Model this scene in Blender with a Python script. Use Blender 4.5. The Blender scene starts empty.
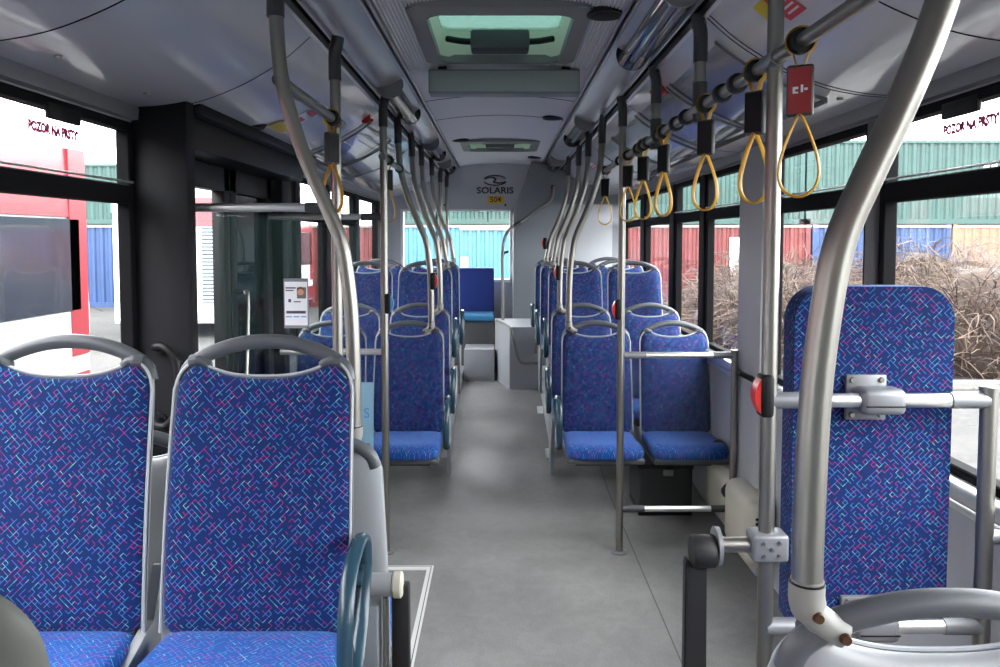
import bpy, bmesh, math, random
from mathutils import Vector, Matrix, noise
random.seed(7)
S = bpy.context.scene
COL = S.collection
PI = math.pi
HC = 1.65                      # eye height above the low floor

# ------------------------------------------------------------------ materials
def nt(name):
    m = bpy.data.materials.new(name); m.use_nodes = True
    n = m.node_tree.nodes; l = m.node_tree.links
    return m, n, l, n['Principled BSDF']

def mat(name, col, rough=.5, metal=0, spec=.5, bump=0, bscale=200, var=0, vscale=6, coat=0, sheen=0, aniso=0):
    m, n, l, p = nt(name)
    p.inputs['Base Color'].default_value = (*col, 1)
    p.inputs['Roughness'].default_value = rough
    p.inputs['Metallic'].default_value = metal
    p.inputs['Specular IOR Level'].default_value = spec
    p.inputs['Coat Weight'].default_value = coat
    p.inputs['Coat Roughness'].default_value = .12
    p.inputs['Sheen Weight'].default_value = sheen
    tc = n.new('ShaderNodeTexCoord')
    if bump:
        t = n.new('ShaderNodeTexNoise'); t.inputs['Scale'].default_value = bscale; t.inputs['Detail'].default_value = 3
        l.new(tc.outputs['Object'], t.inputs['Vector'])
        b = n.new('ShaderNodeBump'); b.inputs['Strength'].default_value = bump; b.inputs['Distance'].default_value = .002
        l.new(t.outputs['Fac'], b.inputs['Height']); l.new(b.outputs['Normal'], p.inputs['Normal'])
    if var:
        t = n.new('ShaderNodeTexNoise'); t.inputs['Scale'].default_value = vscale; t.inputs['Detail'].default_value = 5
        l.new(tc.outputs['Object'], t.inputs['Vector'])
        r = n.new('ShaderNodeMapRange'); r.inputs[1].default_value = .3; r.inputs[2].default_value = .7
        r.inputs[3].default_value = 1 - var; r.inputs[4].default_value = 1 + var
        l.new(t.outputs['Fac'], r.inputs[0])
        mx = n.new('ShaderNodeVectorMath'); mx.operation = 'SCALE'; mx.inputs[0].default_value = col
        l.new(r.outputs[0], mx.inputs['Scale']); l.new(mx.outputs[0], p.inputs['Base Color'])
    return m

def glass(name, tint=(.95, .98, .97), refl=.06, alpha_mix=0, diff=(.5, .6, .6)):
    m = bpy.data.materials.new(name); m.use_nodes = True
    n = m.node_tree.nodes; l = m.node_tree.links; n.clear()
    o = n.new('ShaderNodeOutputMaterial'); tr = n.new('ShaderNodeBsdfTransparent'); tr.inputs[0].default_value = (*tint, 1)
    g = n.new('ShaderNodeBsdfGlossy'); g.inputs['Roughness'].default_value = .02; g.inputs[0].default_value = (.9, .95, .95, 1)
    fr = n.new('ShaderNodeFresnel'); fr.inputs[0].default_value = 1.45
    mx = n.new('ShaderNodeMixShader'); mm = n.new('ShaderNodeMath'); mm.operation = 'MAXIMUM'; mm.inputs[1].default_value = refl
    # Schlick on |cos| so both sides behave alike
    lw = n.new('ShaderNodeLayerWeight'); lw.inputs['Blend'].default_value = .35
    pw = n.new('ShaderNodeMath'); pw.operation = 'POWER'; pw.inputs[1].default_value = 3.0
    l.new(lw.outputs['Facing'], pw.inputs[0])
    sc = n.new('ShaderNodeMath'); sc.operation = 'MULTIPLY'; sc.inputs[1].default_value = .45
    l.new(pw.outputs[0], sc.inputs[0]); l.new(sc.outputs[0], mm.inputs[0])
    l.new(mm.outputs[0], mx.inputs[0]); l.new(tr.outputs[0], mx.inputs[1]); l.new(g.outputs[0], mx.inputs[2])
    last = mx
    if alpha_mix:
        d = n.new('ShaderNodeBsdfDiffuse'); d.inputs[0].default_value = (*diff, 1)
        tl = n.new('ShaderNodeBsdfTranslucent'); tl.inputs[0].default_value = (*diff, 1)
        a = n.new('ShaderNodeMixShader'); a.inputs[0].default_value = .5; l.new(d.outputs[0], a.inputs[1]); l.new(tl.outputs[0], a.inputs[2])
        m2 = n.new('ShaderNodeMixShader'); m2.inputs[0].default_value = alpha_mix
        l.new(mx.outputs[0], m2.inputs[1]); l.new(a.outputs[0], m2.inputs[2]); last = m2
    n.remove(fr)
    l.new(last.outputs[0], o.inputs[0])
    return m

def fabric(name, cell=.0098, base=(.0013, .009, .064), base2=(.0022, .019, .112), lines=True):
    m, n, l, p = nt(name)
    p.inputs['Roughness'].default_value = .85; p.inputs['Specular IOR Level'].default_value = .2
    p.inputs['Sheen Weight'].default_value = .2; p.inputs['Sheen Roughness'].default_value = .5
    p.inputs['Sheen Tint'].default_value = (.35, .55, 1, 1)
    uv = n.new('ShaderNodeUVMap'); uv.uv_map = 'UVMap'
    mp = n.new('ShaderNodeMapping'); mp.inputs['Rotation'].default_value = (0, 0, PI/4); mp.inputs['Scale'].default_value = (1/cell,)*3
    l.new(uv.outputs[0], mp.inputs[0])
    sp = n.new('ShaderNodeSeparateXYZ'); l.new(mp.outputs[0], sp.inputs[0])
    def math_(op, a, b=None):
        k = n.new('ShaderNodeMath'); k.operation = op
        for i, v in enumerate((a, b)):
            if v is None: continue
            if isinstance(v, (int, float)): k.inputs[i].default_value = v
            else: l.new(v, k.inputs[i])
        return k.outputs[0]
    x, y = sp.outputs[0], sp.outputs[1]
    fx, fy, ix, iy = math_('FRACT', x), math_('FRACT', y), math_('FLOOR', x), math_('FLOOR', y)
    def edge(f, seed):
        c = n.new('ShaderNodeCombineXYZ'); l.new(ix, c.inputs[0]); l.new(iy, c.inputs[1]); c.inputs[2].default_value = seed
        w = n.new('ShaderNodeTexWhiteNoise'); w.noise_dimensions = '3D'; l.new(c.outputs[0], w.inputs[0])
        on = math_('MULTIPLY', math_('LESS_THAN', f, .155), math_('GREATER_THAN', w.outputs[0], .46))
        r = n.new('ShaderNodeValToRGB'); r.color_ramp.interpolation = 'CONSTANT'
        e = r.color_ramp.elements; e[0].position = 0; e[0].color = (.07, .30, .48, 1)
        e[1].position = .62; e[1].color = (.42, .02, .16, 1)
        q = e.new(.76); q.color = (.16, .10, .50, 1)
        q = e.new(.86); q.color = (.04, .22, .60, 1)
        q = e.new(.96); q.color = (.25, .60, .55, 1)
        l.new(w.outputs[0], r.inputs[0])
        return on, r.outputs[0]
    ns = n.new('ShaderNodeTexNoise'); ns.inputs['Scale'].default_value = 900; l.new(uv.outputs[0], ns.inputs[0])
    mb = n.new('ShaderNodeMix'); mb.data_type = 'RGBA'; l.new(ns.outputs['Fac'], mb.inputs['Factor'])
    mb.inputs['A'].default_value = (*base, 1); mb.inputs['B'].default_value = (*base2, 1)
    cur = mb.outputs['Result']
    if lines:
        for f, s in ((fx, 0.0), (fy, 7.0)):
            on, c = edge(f, s)
            mx = n.new('ShaderNodeMix'); mx.data_type = 'RGBA'
            l.new(math_('MULTIPLY', on, .62), mx.inputs['Factor']); l.new(cur, mx.inputs['A']); l.new(c, mx.inputs['B'])
            cur = mx.outputs['Result']
    l.new(cur, p.inputs['Base Color'])
    b = n.new('ShaderNodeBump'); b.inputs['Strength'].default_value = .25; b.inputs['Distance'].default_value = .001
    l.new(ns.outputs['Fac'], b.inputs['Height']); l.new(b.outputs['Normal'], p.inputs['Normal'])
    return m

M = {}
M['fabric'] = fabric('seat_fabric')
M['fabric_lit'] = fabric('cushion_fabric_lit', base=(.005, .042, .20), base2=(.008, .07, .30))  # seat blue lightened, light falling on the cushions put into the colour
M['fabric_plain'] = mat('bench_fabric', (.008, .03, .20), .9, sheen=.3, bump=.2, bscale=500)
M['shell'] = mat('seat_shell_grey', (.27, .285, .30), .38, bump=.08, bscale=900)
M['rim'] = mat('seat_rim_grey', (.36, .39, .42), .35)
M['handle'] = mat('handle_grey', (.07, .078, .088), .42, bump=.1, bscale=800)
M['arm'] = mat('armrest_slate', (.018, .05, .075), .25)
M['steel'] = mat('brushed_steel', (.27, .262, .24), .36, metal=1)
M['alu'] = mat('pale_aluminium', (.72, .72, .71), .34, metal=.9)
M['sleeve'] = mat('sleeve_grey', (.045, .047, .052), .5)
M['fitting'] = mat('fitting_grey', (.20, .21, .225), .4, metal=.3)
M['fitting_light'] = mat('fitting_light', (.23, .23, .215), .4)
M['black'] = mat('black_plastic', (.005, .005, .006), .5, spec=.25)
M['rubber'] = mat('black_rubber', (.006, .006, .007), .6, bump=.2, bscale=500)
M['pillar'] = mat('pillar_charcoal', (.010, .010, .012), .65, spec=.18, bump=.35, bscale=500)
M['red'] = mat('signal_red', (.62, .02, .015), .3, coat=.4)
M['wall'] = mat('wall_panel_grey', (.40, .415, .44), .45, bump=.15, bscale=400)
M['wall_dark'] = mat('wall_panel_slate', (.19, .21, .235), .6, bump=.15, bscale=400)
M['trimgrey'] = mat('trim_grey', (.22, .225, .23), .4)
M['rearwall'] = mat('rear_panel_grey', (.52, .53, .56), .5)
M['strip'] = mat('ceiling_strip_alu', (.50, .51, .54), .3, metal=.8)
M['cove'] = mat('cove_panel', (.46, .47, .50), .26, metal=.35)
M['ceil'] = mat('ceiling_panel', (.72, .72, .735), .5)
M['ceilrib'] = mat('ceiling_ribbed', (.68, .68, .70), .5)
M['side'] = mat('side_ceiling_gloss', (.66, .66, .68), .2, coat=.8)
M['shaft'] = mat('hatch_shaft', (.75, .80, .66), .6)
M['hatchframe'] = mat('hatch_frame', (.22, .22, .215), .5)
M['gasket'] = mat('gasket', (.005, .005, .006), .8, spec=.12)
M['glass'] = glass('window_glass', (.965, .97, .965), .04)
M['glass_tint'] = glass('tinted_glass', (.10, .11, .115), .06)
M['glass_part'] = glass('partition_glass', (.94, .96, .96), .02)
M['glass_frost'] = glass('frosted_glass', (.75, .9, .95), .05, .62, (.42, .62, .72))
M['glass_hatch'] = glass('hatch_glass', (.17, .235, .215), .05, .25, (.15, .20, .185))
M['holder'] = glass('poster_holder_clear', (.88, .89, .91), .09)
M['lens'] = glass('lamp_tube_clear', (.55, .56, .6), .30)
M['orange'] = mat('strap_yellow', (.62, .33, .015), .45)
M['rust'] = mat('rusty_screw', (.08, .035, .018), .5, metal=.6)
M['cream'] = mat('cream_plastic', (.50, .48, .40), .45)
M['white'] = mat('white_paint', (.80, .80, .80), .4)
M['sticker_white'] = mat('sticker_white', (.75, .76, .80), .4)
M['sticker_yellow'] = mat('sticker_yellow', (.72, .55, .03), .4)
M['sticker_orange'] = mat('sticker_orange', (.85, .50, .02), .4)
M['sticker_red'] = mat('sticker_red', (.60, .04, .06), .4)
M['sticker_pink'] = mat('sticker_magenta', (.50, .012, .12), .4)
M['sticker_blue'] = mat('sticker_blue', (.05, .22, .45), .4)
M['sticker_dark'] = mat('sticker_dark', (.03, .04, .06), .4)
M['skin'] = mat('sticker_skin', (.55, .28, .18), .5)
M['ink'] = mat('sign_ink', (.035, .035, .04), .4)
M['advert'] = mat('advert_red', (.34, .015, .02), .25, coat=.6)
M['bluec'] = mat('container_light_blue', (0.0459, 0.1507, 0.2359), .5, var=.15, vscale=2)
M['blue'] = mat('container_blue', (0.0094, 0.0349, 0.1126), .5, var=.15, vscale=2)
M['redc'] = mat('container_red', (0.1073, 0.0134, 0.0134), .5, var=.25, vscale=2)
M['orangec'] = mat('container_orange', (0.1662, 0.0590, 0.0134), .5, var=.15, vscale=2)
M['teal'] = mat('container_teal', (0.0125, 0.0484, 0.0413), .5, var=.15, vscale=2)
M['rail_white'] = mat('container_rail', (0.1891, 0.1719, 0.1546), .6)
M['buswhite'] = mat('bus_white', (0.5760, 0.5760, 0.5920), .3, coat=.3)
M['busred'] = mat('bus_red', (0.2006, 0.0173, 0.0243), .3, coat=.3)
M['busdark'] = mat('bus_glass_dark', (.02, .025, .035), .08, coat=.5)
M['tyre'] = mat('tyre', (.012, .012, .012), .8)
M['louvre'] = mat('louvre_grey', (.30, .34, .40), .5)
M['kerb'] = mat('kerb_concrete', (0.1444, 0.1410, 0.1306), .8, var=.15)

def straw_mat():
    m, n, l, p = nt('dry_straw'); p.inputs['Roughness'].default_value = .8
    tc = n.new('ShaderNodeTexCoord'); t = n.new('ShaderNodeTexNoise'); t.inputs['Scale'].default_value = 2.5; t.inputs['Detail'].default_value = 4
    l.new(tc.outputs['Object'], t.inputs[0])
    r = n.new('ShaderNodeValToRGB'); e = r.color_ramp.elements
    e[0].position = .35; e[0].color = (.024, .014, .010, 1); e[1].position = .68; e[1].color = (.105, .067, .046, 1)
    l.new(t.outputs[0], r.inputs[0]); l.new(r.outputs[0], p.inputs['Base Color']); return m
M['straw'] = straw_mat()

def floor_mat():
    m, n, l, p = nt('floor_vinyl')
    tc = n.new('ShaderNodeTexCoord')
    a = n.new('ShaderNodeTexNoise'); a.inputs['Scale'].default_value = 1.6; a.inputs['Detail'].default_value = 7; a.inputs['Roughness'].default_value = .65
    b = n.new('ShaderNodeTexNoise'); b.inputs['Scale'].default_value = 160; b.inputs['Detail'].default_value = 2
    c = n.new('ShaderNodeTexNoise'); c.inputs['Scale'].default_value = 9; c.inputs['Detail'].default_value = 6; c.inputs['Distortion'].default_value = 1.5
    for t in (a, b, c): l.new(tc.outputs['Object'], t.inputs[0])
    r = n.new('ShaderNodeValToRGB'); e = r.color_ramp.elements
    e[0].position = .3; e[0].color = (.145, .142, .142, 1); e[1].position = .72; e[1].color = (.25, .244, .238, 1)
    l.new(a.outputs[0], r.inputs[0])
    def mul(x, lo, hi, f0=.35, f1=.65):
        k = n.new('ShaderNodeMapRange'); k.inputs[1].default_value = f0; k.inputs[2].default_value = f1
        k.inputs[3].default_value = lo; k.inputs[4].default_value = hi; l.new(x, k.inputs[0]); return k.outputs[0]
    def scale(col, f):
        s = n.new('ShaderNodeVectorMath'); s.operation = 'SCALE'; l.new(col, s.inputs[0]); l.new(f, s.inputs['Scale']); return s.outputs[0]
    col = scale(r.outputs[0], mul(b.outputs[0], .88, 1.12)); col = scale(col, mul(c.outputs[0], .93, 1.05))
    # welded seams of the vinyl sheets
    sp = n.new('ShaderNodeSeparateXYZ'); l.new(tc.outputs['Object'], sp.inputs[0])
    for sx in (.71, -.88):
        d = n.new('ShaderNodeMath'); d.operation = 'SUBTRACT'; l.new(sp.outputs[0], d.inputs[0]); d.inputs[1].default_value = sx
        ab = n.new('ShaderNodeMath'); ab.operation = 'ABSOLUTE'; l.new(d.outputs[0], ab.inputs[0])
        col = scale(col, mul(ab.outputs[0], .35, 1, .002, .004))
    l.new(col, p.inputs['Base Color'])
    rr = mul(a.outputs[0], .42, .6); l.new(rr, p.inputs['Roughness'])
    bp = n.new('ShaderNodeBump'); bp.inputs['Strength'].default_value = .25; bp.inputs['Distance'].default_value = .001
    l.new(b.outputs[0], bp.inputs['Height']); l.new(bp.outputs[0], p.inputs['Normal'])
    return m
M['floor'] = floor_mat()

def gravel_mat():
    m, n, l, p = nt('gravel_ground'); p.inputs['Roughness'].default_value = .95
    tc = n.new('ShaderNodeTexCoord'); v = n.new('ShaderNodeTexVoronoi'); v.inputs['Scale'].default_value = 14
    t = n.new('ShaderNodeTexNoise'); t.inputs['Scale'].default_value = .8; t.inputs['Detail'].default_value = 6
    l.new(tc.outputs['Object'], v.inputs[0]); l.new(tc.outputs['Object'], t.inputs[0])
    mx = n.new('ShaderNodeMath'); mx.operation = 'MULTIPLY_ADD'; mx.inputs[1].default_value = .55
    l.new(v.outputs['Distance'], mx.inputs[0]); l.new(t.outputs[0], mx.inputs[2])
    r = n.new('ShaderNodeValToRGB'); e = r.color_ramp.elements
    e[0].position = .4; e[0].color = (.018, .017, .016, 1); e[1].position = 1; e[1].color = (.046, .044, .041, 1)
    l.new(mx.outputs[0], r.inputs[0]); l.new(r.outputs[0], p.inputs['Base Color']); return m
M['gravel'] = gravel_mat()

# ------------------------------------------------------------------ mesh helpers
def B(): return bmesh.new()

def box(bm, x0, x1, y0, y1, z0, z1, bev=0, seg=2, mtx=None):
    r = bmesh.ops.create_cube(bm, size=1)
    vs = r['verts']
    for v in vs:
        v.co = Vector(((x0+x1)/2 + v.co.x*(x1-x0), (y0+y1)/2 + v.co.y*(y1-y0), (z0+z1)/2 + v.co.z*(z1-z0)))
    if mtx is not None:
        for v in vs: v.co = mtx @ v.co
    if bev:
        es = list({e for v in vs for e in v.link_edges})
        bmesh.ops.bevel(bm, geom=es, offset=bev, segments=seg, profile=.5, affect='EDGES')
    return bm

def tube(bm, pts, r, seg=14, caps=True, closed=False, ry=None, up=None):
    """sweep of a circle (or ellipse r x ry) along points; r may be a list"""
    P = [Vector(p) for p in pts]; n = len(P)
    rad = r if isinstance(r, (list, tuple)) else [r]*n
    rings = []; prev = None
    for i in range(n):
        if closed: t = P[(i+1) % n] - P[i-1]
        else: t = P[min(i+1, n-1)] - P[max(i-1, 0)]
        t.normalize()
        if prev is None:
            a = Vector(up) if up else (Vector((0, 0, 1)) if abs(t.z) < .9 else Vector((0, 1, 0)))
            u = (a - t*a.dot(t)).normalized()
        else:
            u = (prev - t*prev.dot(t)).normalized()
        prev = u; w = t.cross(u)
        k = (ry/rad[i]) if ry else 1
        rings.append([bm.verts.new(P[i] + u*math.cos(2*PI*j/seg)*rad[i] + w*math.sin(2*PI*j/seg)*rad[i]*k) for j in range(seg)])
    m = n if closed else n-1
    for i in range(m):
        a, b = rings[i], rings[(i+1) % n]
        for j in range(seg):
            bm.faces.new((a[j], a[(j+1) % seg], b[(j+1) % seg], b[j]))
    if caps and not closed:
        bm.faces.new(rings[0][::-1]); bm.faces.new(rings[-1])
    return bm

def smooth_path(pts, n=6):
    P = [Vector(p) for p in pts]; out = []
    Q = [P[0]*2 - P[1]] + P + [P[-1]*2 - P[-2]]
    for i in range(1, len(Q)-2):
        a, b, c, d = Q[i-1:i+3]
        for k in range(n):
            t = k/n
            out.append(.5*((2*b) + (c-a)*t + (2*a-5*b+4*c-d)*t*t + (3*b-a-3*c+d)*t*t*t))
    out.append(P[-1]); return out

def prism(bm, poly, axis, a0, a1):
    """extrude a 2D polygon along axis ('x','y','z')"""
    def mk(p, a):
        return {'x': (a, p[0], p[1]), 'y': (p[0], a, p[1]), 'z': (p[0], p[1], a)}[axis]
    A = [bm.verts.new(mk(p, a0)) for p in poly]; Bv = [bm.verts.new(mk(p, a1)) for p in poly]
    n = len(poly)
    bm.faces.new(A); bm.faces.new(Bv[::-1])
    for i in range(n): bm.faces.new((A[i], Bv[i], Bv[(i+1) % n], A[(i+1) % n]))
    return bm

def finish(bm, name, m, parent=None, smooth=35, recalc=True, uv=False):
    if recalc: bmesh.ops.recalc_face_normals(bm, faces=bm.faces)
    me = bpy.data.meshes.new(name)
    bm.to_mesh(me); bm.free()
    if smooth:
        me.shade_smooth(); me.set_sharp_from_angle(angle=math.radians(smooth))
    me.materials.append(M[m] if isinstance(m, str) else m)
    o = bpy.data.objects.new(name, me); COL.objects.link(o)
    if parent: o.parent = parent
    return o

def tag(o, label=None, cat=None, group=None, kind=None):
    if label: o['label'] = label
    if cat: o['category'] = cat
    if group: o['group'] = group
    if kind: o['kind'] = kind
    return o

def thing(name, label, cat, loc=(0, 0, 0), rz=0, group=None):
    o = bpy.data.objects.new(name, None); COL.objects.link(o)
    o.location = loc; o.rotation_euler = (0, 0, rz); o.empty_display_size = .1
    return tag(o, label, cat, group)

def struct(name, bm, m, parent=None, **k):
    o = finish(bm, name, m, parent, **k)
    if parent is None: o['kind'] = 'structure'
    return o

def dup(root, loc=None, rz=None, label=None, group=None, skip=()):
    def cp(o, par):
        c = o.copy(); COL.objects.link(c)
        if par: c.parent = par
        for ch in list(o.children):
            if ch.name.split('.')[0] not in skip: cp(ch, c)
        return c
    r = cp(root, None)
    if loc is not None: r.location = loc
    if rz is not None: r.rotation_euler = (0, 0, rz)
    if label: r['label'] = label
    if group: r['group'] = group
    return r

def text(name, s, size, m, origin, xd, yd, parent=None, align='CENTER', ext=.0006, stretch=1, bold=0):
    cu = bpy.data.curves.new(name, 'FONT'); cu.body = s; cu.size = size; cu.align_x = align; cu.align_y = 'CENTER'
    cu.extrude = ext; cu.offset = bold; cu.resolution_u = 3
    t = bpy.data.objects.new(name, cu); COL.objects.link(t)
    bpy.context.view_layer.update()
    dg = bpy.context.evaluated_depsgraph_get()
    me = bpy.data.meshes.new_from_object(t.evaluated_get(dg))
    COL.objects.unlink(t); bpy.data.objects.remove(t)
    X, Y = Vector(xd), Vector(yd); Z = X.cross(Y)
    for v in me.vertices:
        c = v.co.copy(); v.co = Vector(origin) + X*c.x*stretch + Y*c.y + Z*c.z
    me.materials.clear(); me.materials.append(M[m]); me.name = name
    o = bpy.data.objects.new(name, me); COL.objects.link(o)
    if parent: o.parent = parent
    return o

# ------------------------------------------------------------------ the room shell
XW = 1.30; YF = -1.6; YB = 8.60
ZS, ZT = .99, 2.048               # window opening bottom / top
RAMP0, RAMP1, ZR = 4.9, 7.0, .24
def floor_z(y): return 0 if y < RAMP0 else (ZR if y > RAMP1 else ZR*(y-RAMP0)/(RAMP1-RAMP0))

bm = B(); prism(bm, [(YF, 0), (RAMP0, 0), (RAMP1, ZR), (YB+.06, ZR), (YB+.06, -.12), (YF, -.12)], 'x', -XW-.06, XW+.06)
struct('floor', bm, 'floor')

RW = [(-1.1, 2.60), (2.70, 3.63), (4.06, 4.79), (4.95, 5.63), (5.83, 6.80), (7.03, 8.0)]
LW = [(-1.1, 2.70), (4.45, 4.79), (4.95, 5.63), (5.83, 6.80), (7.03, 8.0)]
DOOR = (2.96, 4.30)
def wall(side, wins, gaps=()):
    s = side; bm = B()
    x0, x1 = sorted((s*XW, s*(XW+.03)))
    ys = [YF]
    for a, b in gaps: ys += [a, b]
    ys.append(YB)
    for i in range(0, len(ys), 2): box(bm, x0, x1, ys[i], ys[i+1], -.1, ZS)
    box(bm, x0, x1, YF, YB, ZT, 2.55)
    allw = sorted(wins + list(gaps)); e = YF
    for a, b in allw:
        box(bm, x0, x1, e, a, ZS, ZT); e = b
    box(bm, x0, x1, e, YB, ZS, ZT)
    return bm
struct('wall_right', wall(1, RW), 'wall', smooth=0)
struct('wall_left', wall(-1, LW, [DOOR]), 'wall', smooth=0)

# rear wall around the rear window
bm = B()
box(bm, -XW, XW, YB, YB+.06, .0, 1.19); box(bm, -XW, XW, YB, YB+.06, 1.99, 2.62)
box(bm, -XW, -1.10, YB, YB+.06, 1.19, 1.99); box(bm, .13, XW, YB, YB+.06, 1.19, 1.99)
struct('wall_rear', bm, 'rearwall', smooth=0)
bm = B()      # front wall around the windscreen behind the camera
box(bm, -XW-.06, XW+.06, YF-.06, YF, -.1, .95); box(bm, -XW-.06, XW+.06, YF-.06, YF, 2.25, 2.62)
box(bm, -XW-.06, -1.14, YF-.06, YF, .95, 2.25); box(bm, 1.14, XW+.06, YF-.06, YF, .95, 2.25)
struct('wall_front', bm, 'wall_dark', smooth=0)

# ceiling
SIDE = [(1.30, 2.115), (1.19, 2.122), (1.08, 2.142), (.985, 2.174), (.88, 2.222), (.765, 2.294), (.67, 2.375)]
def sheet(bm, prof, y0, y1, th=.012):
    P = [(x, z) for x, z in prof] + [(x, z+th) for x, z in reversed(prof)]
    prism(bm, P, 'y', y0, y1)
SPT = sorted((p.x, p.z) for p in smooth_path([(x, 0, z) for x, z in SIDE], 6))
def sideprof(s, x0=.67, x1=1.30, dz=0, n=24):
    out = []
    for i in range(n+1):
        x = x0 + (x1-x0)*i/n
        for (a, za), (b, zb) in zip(SPT, SPT[1:]):
            if a - 1e-9 <= x <= b + 1e-9:
                out.append((s*x, za + (zb-za)*(x-a)/(b-a) + dz)); break
    return out
ceil = tag(thing('ceiling', None, None), kind='structure')
for s in (-1, 1):
    bm = B(); sp = smooth_path([(s*x, 0, z) for x, z in SIDE], 5)
    sheet(bm, [(p.x, p.z) for p in sp], YF, YB); finish(bm, 'side_panel', 'side', ceil)
    bm = B(); sheet(bm, [(s*.67, 2.40), (s*.625, 2.415)], YF, YB); finish(bm, 'groove', 'gasket', ceil)
    bm = B(); box(bm, *sorted((s*.655, s*.672)), YF, YB, 2.372, 2.40); box(bm, *sorted((s*.618, s*.630)), YF, YB, 2.388, 2.415, .003)
    finish(bm, 'groove_rail', 'strip', ceil)
    bm = B(); pr = [(s*(.625 - .155*t), 2.405 + .055*t - .020*math.sin(PI*t)) for t in [i/10 for i in range(11)]]
    sheet(bm, pr, YF, YB); finish(bm, 'cove_panel', 'cove', ceil)
    bm = B()
    box(bm, *sorted((s*.462, s*.474)), YF, YB, 2.449, 2.466, .003); box(bm, *sorted((s*.440, s*.452)), YF, YB, 2.455, 2.472, .003)
    finish(bm, 'trim_strip', 'strip', ceil)
def cz(x): return 2.47 + .035*(1-(x/.44)**2)
def centre(bm, x0, x1, y0, y1, rib):
    if rib:
        pr = []; n = max(2, int(abs(x1-x0)/.0135))
        for i in range(n):
            a = x0 + (x1-x0)*i/n; b = x0 + (x1-x0)*(i+.62)/n; c = x0 + (x1-x0)*(i+1)/n
            pr += [(a, cz(a)), (b, cz(b)), (b+.0008, cz(b)+.007), (c-.0008, cz(c)+.007)]
        pr.append((x1, cz(x1)))
    else:
        pr = [(x0+(x1-x0)*i/16, cz(x0+(x1-x0)*i/16)) for i in range(17)]
    sheet(bm, pr, y0, y1, .02)
H1, H2, HX = (2.82, 3.58), (6.55, 7.15), .285
bm = B()
for a, b, c, d in ((-.45, .45, YF, H1[0]), (-.45, -HX, *H1), (HX, .45, *H1), (-.45, .45, H1[1], 3.76)):
    centre(bm, a, b, c, d, True)
finish(bm, 'ribbed_panel', 'ceilrib', ceil, smooth=0)
bm = B()
for a, b, c, d in ((-.45, .45, 3.76, 4.585), (-.45, .45, 4.595, 5.30), (-.45, .45, 5.31, H2[0]), (-.45, -HX, *H2), (HX, .45, *H2), (-.45, .45, H2[1], YB)):
    centre(bm, a, b, c, d, False)
finish(bm, 'smooth_panel', 'ceil', ceil)
bm = B()
for yy in (4.58, 5.295): sheet(bm, [(-.44+.88*i/16, cz(-.44+.88*i/16)-.001) for i in range(17)], yy, yy+.014, .004)
finish(bm, 'panel_joint', 'gasket', ceil)
# joints between the curved side panels
bm = B()
for s, y in ((-1, 1.84), (-1, 2.76), (-1, 4.3), (-1, 5.9), (1, 1.84), (1, 2.50), (1, 2.53), (1, 4.1), (1, 5.8)):
    pr = sideprof(s, .675, 1.295, -.0012); sheet(bm, pr, y, y+.006, .006)
finish(bm, 'side_joint', 'gasket', ceil)
# flap in the left panel
bm = B(); pr = sideprof(-1, .72, .98, -.003); sheet(bm, pr, 1.2, 1.62, .003); finish(bm, 'access_flap', 'side', ceil)
# panel screws
for s, ys in ((-1, (2.02, 2.52, 3.02, 3.9)), (1, (2.1, 2.62, 3.3))):
    for y in ys:
        bm = B(); tube(bm, [(s*1.15, y, 2.130), (s*1.15, y, 2.122)], [.012, .009], 12); finish(bm, 'screw', 'steel', ceil)

# outer roof skin
bm = B()
for x0, x1, a, b in ((-1.36, 1.36, YF-.06, H1[0]), (-1.36, -HX, *H1), (HX, 1.36, *H1), (-1.36, 1.36, H1[1], H2[0]), (-1.36, -HX, *H2), (HX, 1.36, *H2), (-1.36, 1.36, H2[1], YB+.06)):
    box(bm, x0, x1, a, b, 2.53, 2.60)
finish(bm, 'roof_skin', 'white', ceil, smooth=0)

# long trims
for i, s in enumerate((-1, 1)):
    bm = B()
    prism(bm, [(s*1.305, 2.068), (s*1.270, 2.071), (s*1.266, 2.105), (s*1.270, 2.118), (s*1.305, 2.118)], 'y', YF, 2.95 if s < 0 else YB)
    if s < 0: prism(bm, [(s*1.305, 2.068), (s*1.270, 2.071), (s*1.266, 2.105), (s*1.270, 2.118), (s*1.305, 2.118)], 'y', 4.42, YB)
    struct('trim_%d' % (i+1), bm, 'trimgrey')
# sill rails below the windows
for i, s in enumerate((-1, 1)):
    bm = B()
    for a, b in (((YF, 2.6), (4.40, 8.0)) if s < 0 else ((YF, YB-.62),)):
        box(bm, *sorted((s*1.25, s*1.3)), a, b, .935, .985, .008)
        box(bm, *sorted((s*1.26, s*1.3)), a, b, .900, .930, .008)
    struct('trim_%d' % (i+3), bm, 'alu')

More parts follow.
